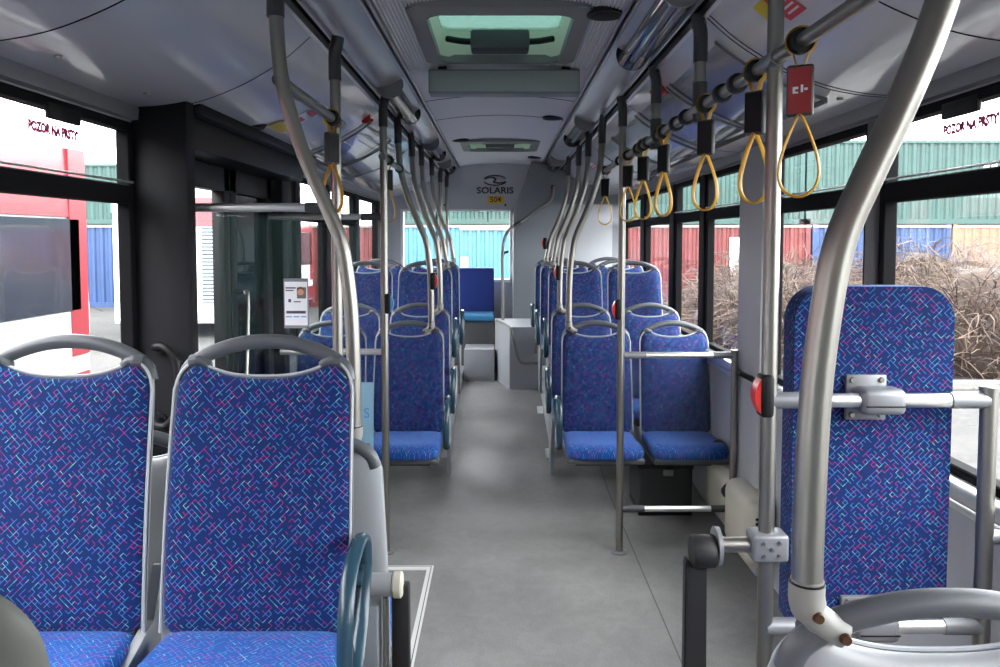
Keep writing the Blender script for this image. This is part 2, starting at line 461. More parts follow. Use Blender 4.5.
# windows
wi = [0]
def window(s, y0, y1, opening=True, latch=None, txt=None, mullion=None):
    wi[0] += 1
    w = tag(thing('window_%d' % wi[0], None, None), kind='structure')
    bm = B(); f = .022
    X0, X1 = sorted((s*1.288, s*1.335))
    def b(a, c, d, e, x0=X0, x1=X1): box(bm, x0, x1, a, c, d, e, .004, 1)
    b(y0-.012, y0+f, ZS-.012, ZT+.012); b(y1-f, y1+.012, ZS-.012, ZT+.012)
    b(y0, y1, ZS-.012, ZS+f); b(y0, y1, ZT-.02, ZT+.012)
    if opening: b(y0+f-.01, y1-f+.01, 1.775, 1.842)
    finish(bm, 'window_frame', 'gasket', w)
    bm = B(); box(bm, *sorted((s*1.322, s*1.328)), y0+.01, y1-.01, ZS+.01, ZT-.01); finish(bm, 'pane', 'glass', w, smooth=0)
    if opening:
        bm = B()
        box(bm, *sorted((s*1.272, s*1.283)), y0+f, y1-f, 1.846, 1.853, .002, 1)
        finish(bm, 'bead', 'alu', w)
    if latch:
        bm = B(); box(bm, *sorted((s*1.284, s*1.30)), latch-.085, latch+.085, 1.998, 2.045, .006); finish(bm, 'latch', 'black', w)
        text('warning_text', 'POZOR NA PRSTY!', .038, 'sticker_pink', (s*1.3195, latch, 1.972), (0, -s, 0), (0, 0, 1), w, stretch=.80, ext=.0003, bold=.0028)
        bm = B()
        for k in range(9):
            yy = latch - .05 + k*.0125
            box(bm, *sorted((s*1.3192, s*1.3198)), yy, yy+.007, 1.948, 1.953)
        finish(bm, 'small_print', 'sticker_pink', w, smooth=0)
    return w
window(1, *RW[0], latch=2.17)
for a, b in RW[1:]: window(1, a, b)
window(-1, *LW[0], latch=2.29)
window(-1, *LW[1], opening=False)
for a, b in LW[2:]: window(-1, a, b, opening=(a < 6))
# latches on far opening windows (small black)
# rear window
w = tag(thing('window_%d' % (wi[0]+1), None, None), kind='structure')
bm = B()
box(bm, -1.115, .145, YB-.015, YB+.07, 1.175, 1.212, .004, 1); box(bm, -1.115, .145, YB-.015, YB+.07, 1.972, 1.995, .004, 1)
box(bm, -1.115, -1.08, YB-.015, YB+.07, 1.18, 1.99, .004, 1); box(bm, .108, .145, YB-.015, YB+.07, 1.18, 1.99, .004, 1)
finish(bm, 'window_frame', 'white', w)
bm = B(); box(bm, -1.1, .13, YB+.03, YB+.036, 1.2, 1.98); finish(bm, 'pane', 'glass', w, smooth=0)
bm = B(); box(bm, -.14, -.13, YB+.02, YB+.03, 1.85, 1.975); box(bm, -.72, -.70, YB+.02, YB+.03, 1.2, 1.975); finish(bm, 'divider', 'gasket', w)
w = tag(thing('window_%d' % (wi[0]+2), None, None), kind='structure')
bm = B(); box(bm, -1.14, 1.14, YF-.035, YF-.028, .95, 2.25); finish(bm, 'pane', 'glass', w, smooth=0)

# right wall pillar covers, pillars' dark covers
bm = B(); box(bm, 1.25, 1.305, 3.67, 4.02, 0.0, 2.11, .012); struct('trim_5', bm, 'wall')
bm = B(); box(bm, 1.275, 1.305, 2.615, 2.685, ZS-.01, 2.06, .006); struct('trim_6', bm, mat('pillar_grey', (.14, .145, .15), .5))
bm = B()
for a, b in ((4.82, 4.92), (5.66, 5.80), (6.83, 7.0)): box(bm, 1.28, 1.305, a, b, ZS, 2.06, .006)
struct('trim_7', bm, 'pillar')
bm = B()
for a, b in ((4.82, 4.92), (5.66, 5.80), (6.83, 7.0), (8.02, 8.58)): box(bm, -1.305, -1.28, a, b, ZS, 2.06, .006)
struct('trim_8', bm, 'pillar')
# big black pillar in front of the door, header box of the door mechanism, rear door post
bm = B(); box(bm, -1.30, -1.10, 2.715, 2.79, 0, 2.20, .012); box(bm, -1.30, -1.24, 2.79, 2.96, 0, 2.0, .006)
struct('trim_9', bm, 'pillar')
bm = B(); box(bm, -1.30, -1.12, 2.79, 4.40, 1.985, 2.14, .01); box(bm, -1.30, -1.08, 2.79, 4.40, 2.10, 2.165, .01)
tube(bm, [(-1.10, 3.4, 2.14), (-1.10, 3.4, 2.172)], [.06, .085], 20)
struct('trim_10', bm, 'black')
bm = B(); box(bm, -1.30, -1.22, 4.31, 4.42, 0, 2.15, .008); struct('trim_11', bm, 'pillar')

# door leaves
def leaf(n, y0, y1, gm, wide):
    d = tag(thing('door_%d' % n, None, None), kind='structure')
    bm = B(); x0, x1 = -1.335, -1.275
    box(bm, x0, x1, y0, y0+wide, .02, 1.985, .006); box(bm, x0, x1, y1-wide, y1, .02, 1.985, .006)
    box(bm, x0, x1, y0, y1, .02, .12, .006); box(bm, x0, x1, y0, y1, 1.875, 1.985, .006)
    finish(bm, 'door_frame', 'black', d)
    bm = B(); box(bm, -1.308, -1.302, y0+wide-.01, y1-wide+.01, .1, 1.89); finish(bm, 'pane', gm, d, smooth=0)
    if n == 2:
        bm = B(); tube(bm, smooth_path([(-1.22, y0+.02, 1.40), (-1.215, y0+.05, 1.385), (-1.212, y0+.03, 1.2), (-1.21, y0-.02, .9), (-1.21, y0-.04, .75)], 5), .009, 10)
        tube(bm, [(-1.21, y0-.04, .76), (-1.28, y0+.05, .76)], .009, 8); tube(bm, [(-1.22, y0+.02, 1.40), (-1.28, y0+.05, 1.40)], .009, 8)
        finish(bm, 'handle', 'steel', d)
leaf(1, 2.965, 3.625, 'glass', .07); leaf(2, 3.635, 4.295, 'glass_tint', .085)

# ------------------------------------------------------------------ roof hatches, display box, speakers, lamps, stickers
def hatch(y0, y1, label):
    h = thing('roof_hatch', label, 'roof hatch', (0, (y0+y1)/2, 2.5), 0, None)
    c = (y0+y1)/2; d = (y1-y0)/2
    def ring(bm, x, y, z, xi, yi, zi, n=14, rr=.07):
        def rounded(hx, hy, r, z):
            out = []
            for cx, cy, a0 in ((hx-r, hy-r, 0), (-hx+r, hy-r, 90), (-hx+r, -hy+r, 180), (hx-r, -hy+r, 270)):
                for k in range(6):
                    a = math.radians(a0 + 90*k/5); out.append((cx+r*math.cos(a), cy+r*math.sin(a), z))
            return out
        A = [bm.verts.new(p) for p in rounded(x, y, rr, z)]; Bv = [bm.verts.new(p) for p in rounded(xi, yi, rr*.8, zi)]
        m = len(A)
        for i in range(m): bm.faces.new((A[i], A[(i+1) % m], Bv[(i+1) % m], Bv[i]))
        return A, Bv
    bm = B(); ring(bm, HX+.055, d+.06, -.025, HX-.012, d-.012, -.035); ring(bm, HX+.06, d+.065, .0, HX+.055, d+.06, -.025)
    ring(bm, HX-.012, d-.012, -.035, HX-.012, d-.012, .0)
    finish(bm, 'frame', 'hatchframe', h, recalc=False)
    bm = B(); ring(bm, HX-.01, d-.01, -.01, HX-.02, d-.02, .12); finish(bm, 'shaft', 'shaft', h, recalc=False)
    bm = B(); box(bm, -HX-.02, HX+.02, -d-.02, d+.02, .105, .111); finish(bm, 'hatch_pane', 'glass_hatch', h, smooth=0)
    bm = B(); box(bm, -.13, .13, d-.17, d-.05, -.01, .075, .012); finish(bm, 'lock_box', 'sleeve', h)
    bm = B(); tube(bm, smooth_path([(-.24, d-.06, .06), (-.15, d-.11, .035), (0, d-.13, .03), (.15, d-.11, .035), (.24, d-.06, .06)], 5), .014, 10)
    finish(bm, 'handle', 'black', h)
    bm = B(); prism(bm, [(.03, -d+.05), (.10, -d+.05), (.065, -d+.12)], 'z', .09, .10); finish(bm, 'lever', 'red', h)
hatch(*H1, 'grey framed glass roof hatch nearest the viewer, right in front of the long box')
hatch(*H2, 'far roof hatch with glass pane in the smooth ceiling near the rear wall')

d = thing('ceiling_box', 'long pale grey box hung across the ceiling behind the near roof hatch', 'box', (.02, 3.76, 2.36))
bm = B(); box(bm, -.365, .365, -.02, .10, 0, .112, .004); finish(bm, 'housing', 'trimgrey', d)
bm = B(); box(bm, -.36, .36, -.026, -.019, .006, .104, .002); finish(bm, 'face_plate', mat('box_face', (.42, .47, .46), .35), d)
for sx in (-1, 1):
    bm = B(); box(bm, sx*.30-.02, sx*.30+.02, .0, .08, .11, .135); finish(bm, 'bracket', 'black', d)

for x, y, lab in ((.385, 2.84, 'black round ceiling speaker beside the near roof hatch'), (.36, 5.25, 'black round ceiling speaker on the right, midway between the hatches'),
                  (-.33, 6.45, 'black round ceiling speaker left of the far roof hatch'), (.35, 7.75, 'black round ceiling speaker on the right beyond the far roof hatch')):
    t = thing('ceiling_speaker', lab, 'speaker', (x, y, cz(x)), 0, 'round ceiling speakers')
    bm = B(); tube(bm, [(0, 0, .004), (0, 0, -.012)], [.072, .068], 28); finish(bm, 'rim', 'black', t)
    bm = B(); tube(bm, [(0, 0, -.010), (0, 0, -.0145)], [.058, .05], 28); finish(bm, 'grille', 'pillar', t)

def lamp(s, y0, y1, lab):
    t = thing('ceiling_lamp', lab, 'lamp', (s*.548, y0, 2.42), 0, 'clear tube lamps along the ceiling coves')
    L = y1-y0; r = .066
    bm = B(); n = 18; R0 = []; R1 = []
    for i in range(n+1):
        a = PI*i/n + (s*.35); R0.append(bm.verts.new((-r*math.cos(a), 0, -r*math.sin(a)))); R1.append(bm.verts.new((-r*math.cos(a), L, -r*math.sin(a))))
    for i in range(n): bm.faces.new((R0[i], R0[i+1], R1[i+1], R1[i]))
    finish(bm, 'lamp_cover', 'lens', t)
    for k, yy in (('end_cap', -.012), ('end_ring', L-.004)):
        bm = B(); tube(bm, [(0, yy, 0), (0, yy+.014, 0)], r+.003 if k == 'end_cap' else r+.001, 24)
        finish(bm, k, 'hatchframe' if k == 'end_cap' else 'black', t)
    bm = B(); tube(bm, [(0, .02, -.028), (0, L-.02, -.028)], .013, 12); finish(bm, 'light_tube', 'white', t)
    bm = B(); box(bm, -.035, .035, .02, L-.02, -.008, .01, .003); finish(bm, 'reflector', 'alu', t)
lamp(1, 2.36, 3.22, 'clear tube lamp in the right ceiling cove, nearest one, above the strap rail')
lamp(1, 5.0, 5.85, 'middle clear tube lamp of the right ceiling cove')
lamp(1, 7.35, 8.1, 'farthest clear tube lamp of the right ceiling cove, beside the grey housing')
lamp(-1, 3.85, 4.7, 'nearest clear tube lamp of the left ceiling cove')
lamp(-1, 6.1, 6.9, 'middle clear tube lamp of the left ceiling cove')
lamp(-1, 7.6, 8.3, 'farthest clear tube lamp of the left ceiling cove, by the rear wall')

# clear poster holders on the curved side panels
for s, ys in ((1, ((2.62, 3.32), (3.38, 4.05), (4.16, 5.0), (5.06, 5.75))), (-1, ((4.36, 5.1), (5.16, 5.85)))):
    for i, (a, b) in enumerate(ys):
        if s > 0: lab = ['clear poster holder on the right ceiling panel, nearest of four', 'second clear poster holder on the right ceiling panel',
                         'third clear poster holder on the right ceiling panel', 'fourth and farthest clear poster holder on the right ceiling panel'][i]
        else: lab = ['nearer clear poster holder on the left ceiling panel', 'farther clear poster holder on the left ceiling panel'][i]
        t = thing('poster_holder', lab, 'poster holder', (0, 0, 0), 0, 'clear poster holders')
        bm = B(); sheet(bm, sideprof(s, .73, 1.10, -.014), a, b, .002); finish(bm, 'clear_sheet', 'holder', t)
        bm = B()
        for yy in (a, b-.008): sheet(bm, sideprof(s, .725, 1.105, -.016), yy, yy+.008, .012)
        box(bm, *sorted((s*1.10, s*1.108)), a, b, 2.112, 2.130)
        finish(bm, 'holder_frame', 'trimgrey', t)
# ceiling stickers (thin prints on the curved panels)
def sticker(s, x0, x1, y0, y1, m, t, name):
    bm = B(); sheet(bm, sideprof(s, x0, x1, -.0035, 8), y0, y1, .002); return finish(bm, name, m, t)
t = thing('ceiling_sticker', 'red and yellow warning sticker on the right ceiling panel above the strap rail', 'sticker')
sticker(1, .735, .81, 2.06, 2.17, 'sticker_red', t, 'red_field'); sticker(1, .73, .79, 2.172, 2.25, 'sticker_yellow', t, 'yellow_field')
bm = B()
for k in range(4): sheet(bm, sideprof(1, .745+.015*k, .750+.015*k, -.0045, 2), 2.07, 2.16-.02*(k % 2), .001)
finish(bm, 'print', 'sticker_white', t)
t = thing('ceiling_sticker', 'white sticker with yellow and red marks on the left ceiling panel behind the curved pole', 'sticker')
sticker(-1, .80, .99, 3.46, 3.62, 'sticker_white', t, 'backing')
bm = B(); sheet(bm, sideprof(-1, .97, 1.03, -.006, 8), 3.42, 3.64, .001); finish(bm, 'yellow_mark', 'sticker_yellow', t)
bm = B(); sheet(bm, sideprof(-1, .84, .87, -.006, 4), 3.48, 3.60, .001); finish(bm, 'red_mark', 'sticker_red', t)
bm = B(); sheet(bm, sideprof(-1, .90, .93, -.006, 4), 3.50, 3.58, .001); finish(bm, 'red_print', 'sticker_red', t)
t = thing('ceiling_sticker', 'small red and white sticker at the far end of the right ceiling panel', 'sticker')
sticker(1, .76, .86, 6.4, 6.6, 'sticker_white', t, 'backing'); sticker(1, .78, .82, 6.38, 6.62, 'sticker_red', t, 'red_mark')
for s, x, y, lab in ((1, .71, 3.45, 'red emergency release knob on the right ceiling panel'), (-1, .74, 4.25, 'red emergency release knob on the left ceiling panel')):
    t = thing('emergency_knob', lab, 'knob', (s*x, y, 2.335))
    bm = B(); tube(bm, [(0, 0, .03), (0, 0, -.0), (-s*.0, 0, -.03), (0, 0, -.045)], [.022, .03, .03, .015], 16); finish(bm, 'knob_body', 'red', t)
    bm = B(); box(bm, -.045, .045, -.008, .008, -.035, -.02, .003); finish(bm, 'grip', 'red', t)

# rear wall sign
t = thing('rear_sign', 'dark logo and lettering over an orange number plate on the rear wall', 'sign', (-.055, YB-.004, 2.20))
text('lettering', 'SOLARIS', .098, 'ink', (-.0, 0, .0), (1, 0, 0), (0, 0, 1), t, stretch=1.12, ext=.002, bold=.0025)
bm = B()
for a0, a1, in ((20, 165), (200, 345)):
    tube(bm, [(.125*math.cos(math.radians(a0+(a1-a0)*k/14)), 0, .115+.055*math.sin(math.radians(a0+(a1-a0)*k/14))) for k in range(15)], .007, 8)
tube(bm, smooth_path([(-.12, 0, .13), (-.04, 0, .148), (.01, 0, .125), (-.02, 0, .10), (.05, 0, .085), (.12, 0, .10)], 4), .007, 8)
finish(bm, 'emblem', 'ink', t)
bm = B(); box(bm, -.085, .095, -.003, .002, -.145, -.06, .002, 1); finish(bm, 'number_plate', 'sticker_orange', t)
text('number', '504', .085, 'ink', (.005, -.004, -.102), (1, 0, 0), (0, 0, 1), t, ext=.001, bold=.001)
for x in (-.62, .06):
    t2 = tag(finish(tube(B(), [(x, YB-.01, 2.04), (x, YB+.0, 2.04)], .012, 12), 'rear_screw', 'black'), 'small black plug in the rear panel, %s the lettering' % ('far left of' if x < 0 else 'right below'), 'plug')

# ------------------------------------------------------------------ rear end furniture
bm = B()
prism(bm, [(.14, ZR), (1.296, ZR), (1.296, 2.11), (1.08, 2.135), (.88, 2.215), (.68, 2.355), (.60, 2.39), (.47, 2.435), (.33, 2.46), (.14, 1.93)], 'y', 8.0, 8.59)
t = thing('engine_housing', 'tall slate grey engine housing in the rear corner on the right', 'housing')
finish(bm, 'body', 'wall_dark', t)
bm = B(); prism(bm, [(.66, 1.0), (1.17, 1.0), (1.17, 2.02), (.66, 2.02)], 'y', 7.992, 8.0); finish(bm, 'window_lit_patch', 'wall', t)  # paler patch, window light on the housing front put in as colour
bm = B(); prism(bm, [(-.05, 7.99), (-.05, 7.72), (.09, 7.18), (.40, 7.18), (.40, 7.99)], 'z', floor_z(7.2), .83)
t = thing('step_console', 'low pale grey boxed console at the rear end of the aisle, under the wall rail', 'console')
finish(bm, 'body', 'wall', t)
bm = B(); tube(bm, smooth_path([(-.035, 7.70, .84), (.06, 7.3, .845), (.105, 7.155, .80), (.15, 7.15, .60), (.20, 7.15, .50), (.36, 7.15, .495)], 4), .013, 10)
finish(bm, 'grab_edge', 'fitting_light', t)
t = thing('wall_handrail', 'bent pale handrail rising from the low console across the slate housing', 'handrail')
bm = B(); tube(bm, smooth_path([(.03, 7.85, .83), (.025, 7.86, 1.3), (.03, 7.87, 1.58), (.07, 7.9, 1.72), (.15, 7.93, 1.80)], 6), .016, 12)
tube(bm, smooth_path([(.20, 7.95, 1.825), (.40, 7.95, 1.97), (.50, 7.95, 2.04), (.54, 7.95, 2.10), (.55, 7.95, 2.20)], 6), .016, 12)
finish(bm, 'tube', 'fitting_light', t)
bm = B(); tube(bm, [(.14, 7.925, 1.79), (.21, 7.955, 1.83)], .021, 12); finish(bm, 'joint_sleeve', 'sleeve', t)
bm = B(); tube(bm, [(.55, 7.95, 2.18), (.55, 8.0, 2.2)], .02, 12); finish(bm, 'bracket', 'sleeve', t)
bm = B(); tube(bm, smooth_path([(.09, YB-.03, 1.52), (.04, YB-.05, 1.50), (.02, YB-.05, 1.42)], 4), .016, 8)
tag(finish(bm, 'rear_hook', 'black'), 'small black hook at the right edge of the rear window', 'hook')

bm = B(); box(bm, -.36, -.055, 7.6, 8.0, ZR, .56, .006)
tag(finish(bm, 'aisle_step', 'wall'), 'pale grey step at the rear end of the aisle before the bench', 'step')
t = thing('rear_bench', 'plain dark blue rear bench under the rear window', 'bench', (0, 8.0, 0))
bm = B(); box(bm, -1.2, -.055, .0, .58, ZR, .80, .006); finish(bm, 'bench_base', mat('bench_base', (.10, .10, .105), .7), t)
for i, (a, b) in enumerate(((-.475, -.065), (-.895, -.485), (-1.20, -.905))):
    bm = B(); box(bm, a, b, -.03, .42, .80, .865, .02, 3); finish(bm, 'seat', 'fabric_lit', t)
    bm = B(); box(bm, a, b, .40, .50, .85, 1.345, .02, 3); finish(bm, 'backrest', 'fabric_plain', t)

# podiums under the raised rows
for s, nm in ((-1, 'left'), (1, 'right')):
    bm = B(); a = .375
    P = [(5.50, floor_z(5.5)), (5.50, .33), (8.0 if s < 0 else 7.17, .33), (8.0 if s < 0 else 7.17, ZR), (RAMP1, ZR)]
    prism(bm, P, 'x', *sorted((s*a, s*1.297)))
    if s > 0: box(bm, .41, 1.297, 7.17, 7.99, ZR, .33)
    t = tag(finish(bm, 'seat_podium', 'wall'), 'pale grey raised seat podium along the %s wall at the rear' % nm, 'podium')
bm = B(); box(bm, -1.297, -.37, .45, 1.93, 0, .276, .02)
tag(finish(bm, 'wheel_arch', mat('wheel_arch_grey', (.09, .095, .10), .6)), 'dark grey wheel arch box under the two near left seats', 'wheel arch')

# ------------------------------------------------------------------ seats
def backgrid(bm, w0, w1, ztop, zdip, zbot, r, yfun, bulge, thick, nx=36, nz=30, inset=0, uvs=None, rb=.03, front=True):
    """front face grid + back grid + rim; returns nothing. local: x lateral, front looks to -y"""
    def top(t):
        x = abs(t)*w1
        c = w1 - r
        z = ztop if x <= c else ztop - r + math.sqrt(max(0, r*r-(x-c)**2))
        # dip in the middle between the shoulders
        d = (ztop-zdip)*max(0, 1-(x/(w1*.80))**2.6)
        return z - d - inset
    def bot(t):
        x = abs(t)*w0; c = w0 - rb
        return zbot + inset if x <= c else zbot + inset + rb - math.sqrt(max(0, rb*rb-(x-c)**2))
    ts = [math.sin(PI/2*(-1+2*i/nx)) for i in range(nx+1)]
    ss = [.5-.5*math.cos(PI*j/nz) for j in range(nz+1)]
    F, K = [], []
    zl = bm.verts.layers.float.get('zz') 
    for i, t in enumerate(ts):
        cf, ck = [], []
        for s_ in ss:
            z = bot(t) + (top(t)-bot(t))*s_
            k = (z-zbot)/(ztop-zbot); w = (w0 + (w1-w0)*k) + .004*math.sin(PI*k)
            x = t*(w-inset)
            e = (1-abs(t)**6)**.5*(1-abs(2*s_-1)**8)**.5
            cf.append(bm.verts.new((x, yfun(z) - bulge*e, z)))
            ck.append(bm.verts.new((x*(1-.03*e*0), yfun(z) + .004 + thick*(1-abs(t)**5)**.5*(1-abs(2*s_-1)**8)**.5, z)))
        F.append(cf); K.append(ck)
    for i in range(nx):
        for j in range(nz):
            bm.faces.new((F[i][j], F[i+1][j], F[i+1][j+1], F[i][j+1]))
            bm.faces.new((K[i][j], K[i][j+1], K[i+1][j+1], K[i+1][j]))
    for j in range(nz):
        bm.faces.new((F[0][j], F[0][j+1], K[0][j+1], K[0][j])); bm.faces.new((F[nx][j], K[nx][j], K[nx][j+1], F[nx][j+1]))
    for i in range(nx):
        bm.faces.new((F[i][0], K[i][0], K[i+1][0], F[i+1][0])); bm.faces.new((F[i][nz], F[i+1][nz], K[i+1][nz], K[i][nz]))

def yb(z):                                       # recline curve of the backrest
    k = (z-.46)/.62
    return .105*k - .012*math.sin(PI*k)

def add_uv(o, fn):
    me = o.data; uv = me.uv_layers.new(name='UVMap')
    for lp in me.loops:
        uv.data[lp.index].uv = fn(me.vertices[lp.vertex_index].co)

def cushion(bm, w, y0, y1, z0, th, n=20):
    """seat pad with rounded front corners and rolled front edge"""
    F, K = [], []
    for i in range(n+1):
        t = math.sin(PI/2*(-1+2*i/n)); cf, ck = [], []
        for j in range(n+1):
            s_ = .5-.5*math.cos(PI*j/n)          # 0 rear, 1 front
            cor = .09*(1-math.sqrt(max(0, 1-abs(t)**5)))
            y = y1 + (y0+cor-y1)*s_ 
            roll = .018*max(0, (s_-.82)/.18)**2
            side = (1-abs(t)**8)**.5*(1-abs(2*s_-1)**10)**.5
            dish = .012*(1-t*t)*math.sin(PI*min(1, s_*1.05))
            wz = w*(1 - .05*(1-s_))
            cf.append(bm.verts.new((t*wz, y, z0 + th*(.35+.65*side) - roll - dish + .012*s_)))
            ck.append(bm.verts.new((t*wz*.98, y, z0 - .01*side)))
        F.append(cf); K.append(ck)
    for i in range(n):
        for j in range(n):
            bm.faces.new((F[i][j], F[i][j+1], F[i+1][j+1], F[i+1][j])); bm.faces.new((K[i][j], K[i+1][j], K[i+1][j+1], K[i][j+1]))
    for j in range(n):
        bm.faces.new((F[0][j], K[0][j], K[0][j+1], F[0][j+1])); bm.faces.new((F[n][j], F[n][j+1], K[n][j+1], K[n][j]))
    for i in range(n):
        bm.faces.new((F[i][0], F[i+1][0], K[i+1][0], K[i][0])); bm.faces.new((F[i][n], K[i][n], K[i+1][n], F[i+1][n]))

def make_seat(aisle):
    """aisle: +1 armrest on local +x side, -1 on -x side, 0 none. Faces -y."""
    t = thing('bus_seat', 'x', 'seat', (0, 0, 0), 0, 'patterned blue bus seats')
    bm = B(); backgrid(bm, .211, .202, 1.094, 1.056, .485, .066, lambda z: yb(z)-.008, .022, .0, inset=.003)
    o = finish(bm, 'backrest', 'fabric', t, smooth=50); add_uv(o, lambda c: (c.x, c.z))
    bm = B(); backgrid(bm, .217, .208, 1.100, 1.060, .44, .070, lambda z: yb(z), -.004, .034, inset=0)
    finish(bm, 'backrest_shell', 'shell', t, smooth=50)
    # thin grey rim around the upholstery
    bm = B(); pts = []
    def top(x, w1=.207, r=.068, zt=1.100, zd=1.060):
        a = abs(x); c = w1-r
        z = zt if a <= c else zt-r+math.sqrt(max(0, r*r-(a-c)**2))
        return z-(zt-zd)*max(0, 1-(a/(w1*.80))**2.6)
    for k in range(9): z = .49+.54*k/8; pts.append((-(.2165+(.2085-.2165)*(z-.44)/.66), z))
    for k in range(1, 40): x = -math.cos(PI*k/40)*.207; pts.append((x, top(x)))
    for k in range(9): z = 1.03-.54*k/8; pts.append(((.2165+(.2085-.2165)*(z-.44)/.66), z))
    tube(bm, [(x, yb(z)-.008, z) for x, z in pts], .0036, 6); finish(bm, 'rim', 'rim', t)
    # handle arch
    bm = B()
    arc = smooth_path([(-.196, yb(1.05)+.012, 1.045), (-.183, yb(1.08)+.010, 1.078), (-.140, yb(1.11)+.006, 1.108), (-.07, yb(1.13)+.006, 1.131), (0, yb(1.14)+.006, 1.138),
                       (.07, yb(1.13)+.006, 1.131), (.140, yb(1.11)+.006, 1.108), (.183, yb(1.08)+.010, 1.078), (.196, yb(1.05)+.012, 1.045)], 5)
    tube(bm, arc, .0165, 12, ry=.0175, up=(0, -1, 0))
    for sx in (-1, 1): tube(bm, smooth_path([(sx*.178, yb(1.08)+.004, 1.092), (sx*.150, yb(1.08), 1.094), (sx*.128, yb(1.08), 1.078)], 4), [.0155]*4+[.011]*4+[.004], 10)
    finish(bm, 'handle', 'handle', t)
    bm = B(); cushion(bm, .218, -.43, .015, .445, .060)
    o = finish(bm, 'seat', 'fabric_lit', t, smooth=50); add_uv(o, lambda c: (c.x, c.y))
    bm = B(); box(bm, -.215, .215, -.40, .04, .405, .440, .012, 3); finish(bm, 'seat_pan', 'handle', t)
    # legs: cantilever bracket under the pan
    ls = aisle if aisle else 1
    bm = B()
    prism(bm, [(-.30, .405), (.03, .50), (.07, .62), (.10, .60), (.06, .30), (.03, .0), (-.16, .0), (-.17, .20)], 'x', *sorted((ls*.205, ls*.228)))
    bmesh.ops.bevel(bm, geom=list(bm.edges), offset=.005, segments=1, affect='EDGES')
    finish(bm, 'leg', 'shell', t)
    bm = B(); box(bm, -.16, .16, -.30, -.24, .37, .41, .008, 2); finish(bm, 'support_rail', 'black', t)
    if aisle:
        bm = B(); x = aisle*.240
        pts = smooth_path([(x, .06, .62), (x, .045, .685), (x, -.02, .705), (x, -.12, .68), (x, -.175, .60), (x, -.18, .49), (x, -.14, .43), (x, -.07, .445), (x, .02, .53)], 5)[:-1]
        tube(bm, pts, .0115, 10, closed=True, ry=.017)
        tube(bm, [(aisle*.20, .03, .60), (x, .03, .60)], .018, 12)
        finish(bm, 'armrest', 'arm', t)
    return t
protos = {1: make_seat(1), -1: make_seat(-1), 0: make_seat(0)}
used = set()
def seat(kind, x, y, z, label, group, rz=0, skip=(), arm=True):
    if kind not in used and not skip and rz == 0:
        used.add(kind); o = protos[kind]; o.location = (x, y, z); o['label'] = label; o['group'] = group
        return o
    return dup(protos[kind], (x, y, z), rz, label, group, skip)

g = 'patterned blue seats facing the viewer'
seat(1, -.556, 1.70, .270, 'big near left seat in blue patterned fabric, nearer the aisle, armrest on its right', g)
seat(0, -1.027, 1.70, .270, 'big near left seat in blue patterned fabric, against the side window', g)
ROW = [(4.58, 0, .36), (5.30, .05, .35), (5.96, .33, .37), (6.68, .33, .345), (7.38, .33, .33)]
ordn = ['front', 'second', 'third', 'fourth', 'fifth']
rwhere = ['behind the glass rail panel', 'just behind the front row', 'first row on the podium', 'on the podium', 'before the grey engine housing']
lwhere = ['behind the door partition', 'just behind the front row', 'first row on the podium', 'before the rear bench']
for i, (y, z, e) in enumerate(ROW):
    xa = .588 if i == 0 else e+.222
    xw = 1.065 if i == 0 else 1.06
    sk = ('leg',) if i == 0 else ()
    seat(-1, xa, y, z, 'blue aisle seat, %s row of the right block, %s' % (ordn[i], rwhere[i]), g, 0, sk)
    seat(0, xw, y, z, 'blue window seat, %s row of the right block, %s' % (ordn[i], rwhere[i]), g, 0, ('leg',))
LEFTE = [.335, .345, .37, .35]
for i, e in enumerate(LEFTE):
    y, z, _ = ROW[i]
    seat(1, -(e+.22), y, z, 'blue aisle seat, %s row of the left block, %s' % (ordn[i], lwhere[i]), g, 0, ('leg',) if i == 0 else ())
    seat(0, -1.06 if i else -1.03, y, z, 'blue window seat, %s row of the left block, %s' % (ordn[i], lwhere[i]), g, 0, ('leg',))
# rear-facing seats
g2 = 'grey seat backs facing the rear'
seat(0, -.530, 2.13, 0, 'grey back of the rear-facing seat behind the big near left aisle seat', g2, PI)
seat(0, -1.0, 2.13, 0, 'grey back of the rear-facing window seat seen through the gap between the near left seats', g2, PI)
seat(0, .560, 1.055, .062, 'grey plastic back of the near right seat with a handle, below the big curved pole', g2, PI)
corner = seat(0, -.588, .715, .277, 'shaded grey rounded corner of a seat back at the bottom left edge', g2, PI, ('handle', 'rim'))

M['shadeshell'] = mat('shaded_shell', (.075, .08, .072), .6)  # shell grey darkened, the shade on this corner put into the colour
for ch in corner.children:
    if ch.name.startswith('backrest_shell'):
        ch.data = ch.data.copy(); ch.data.materials.clear(); ch.data.materials.append(M['shadeshell'])

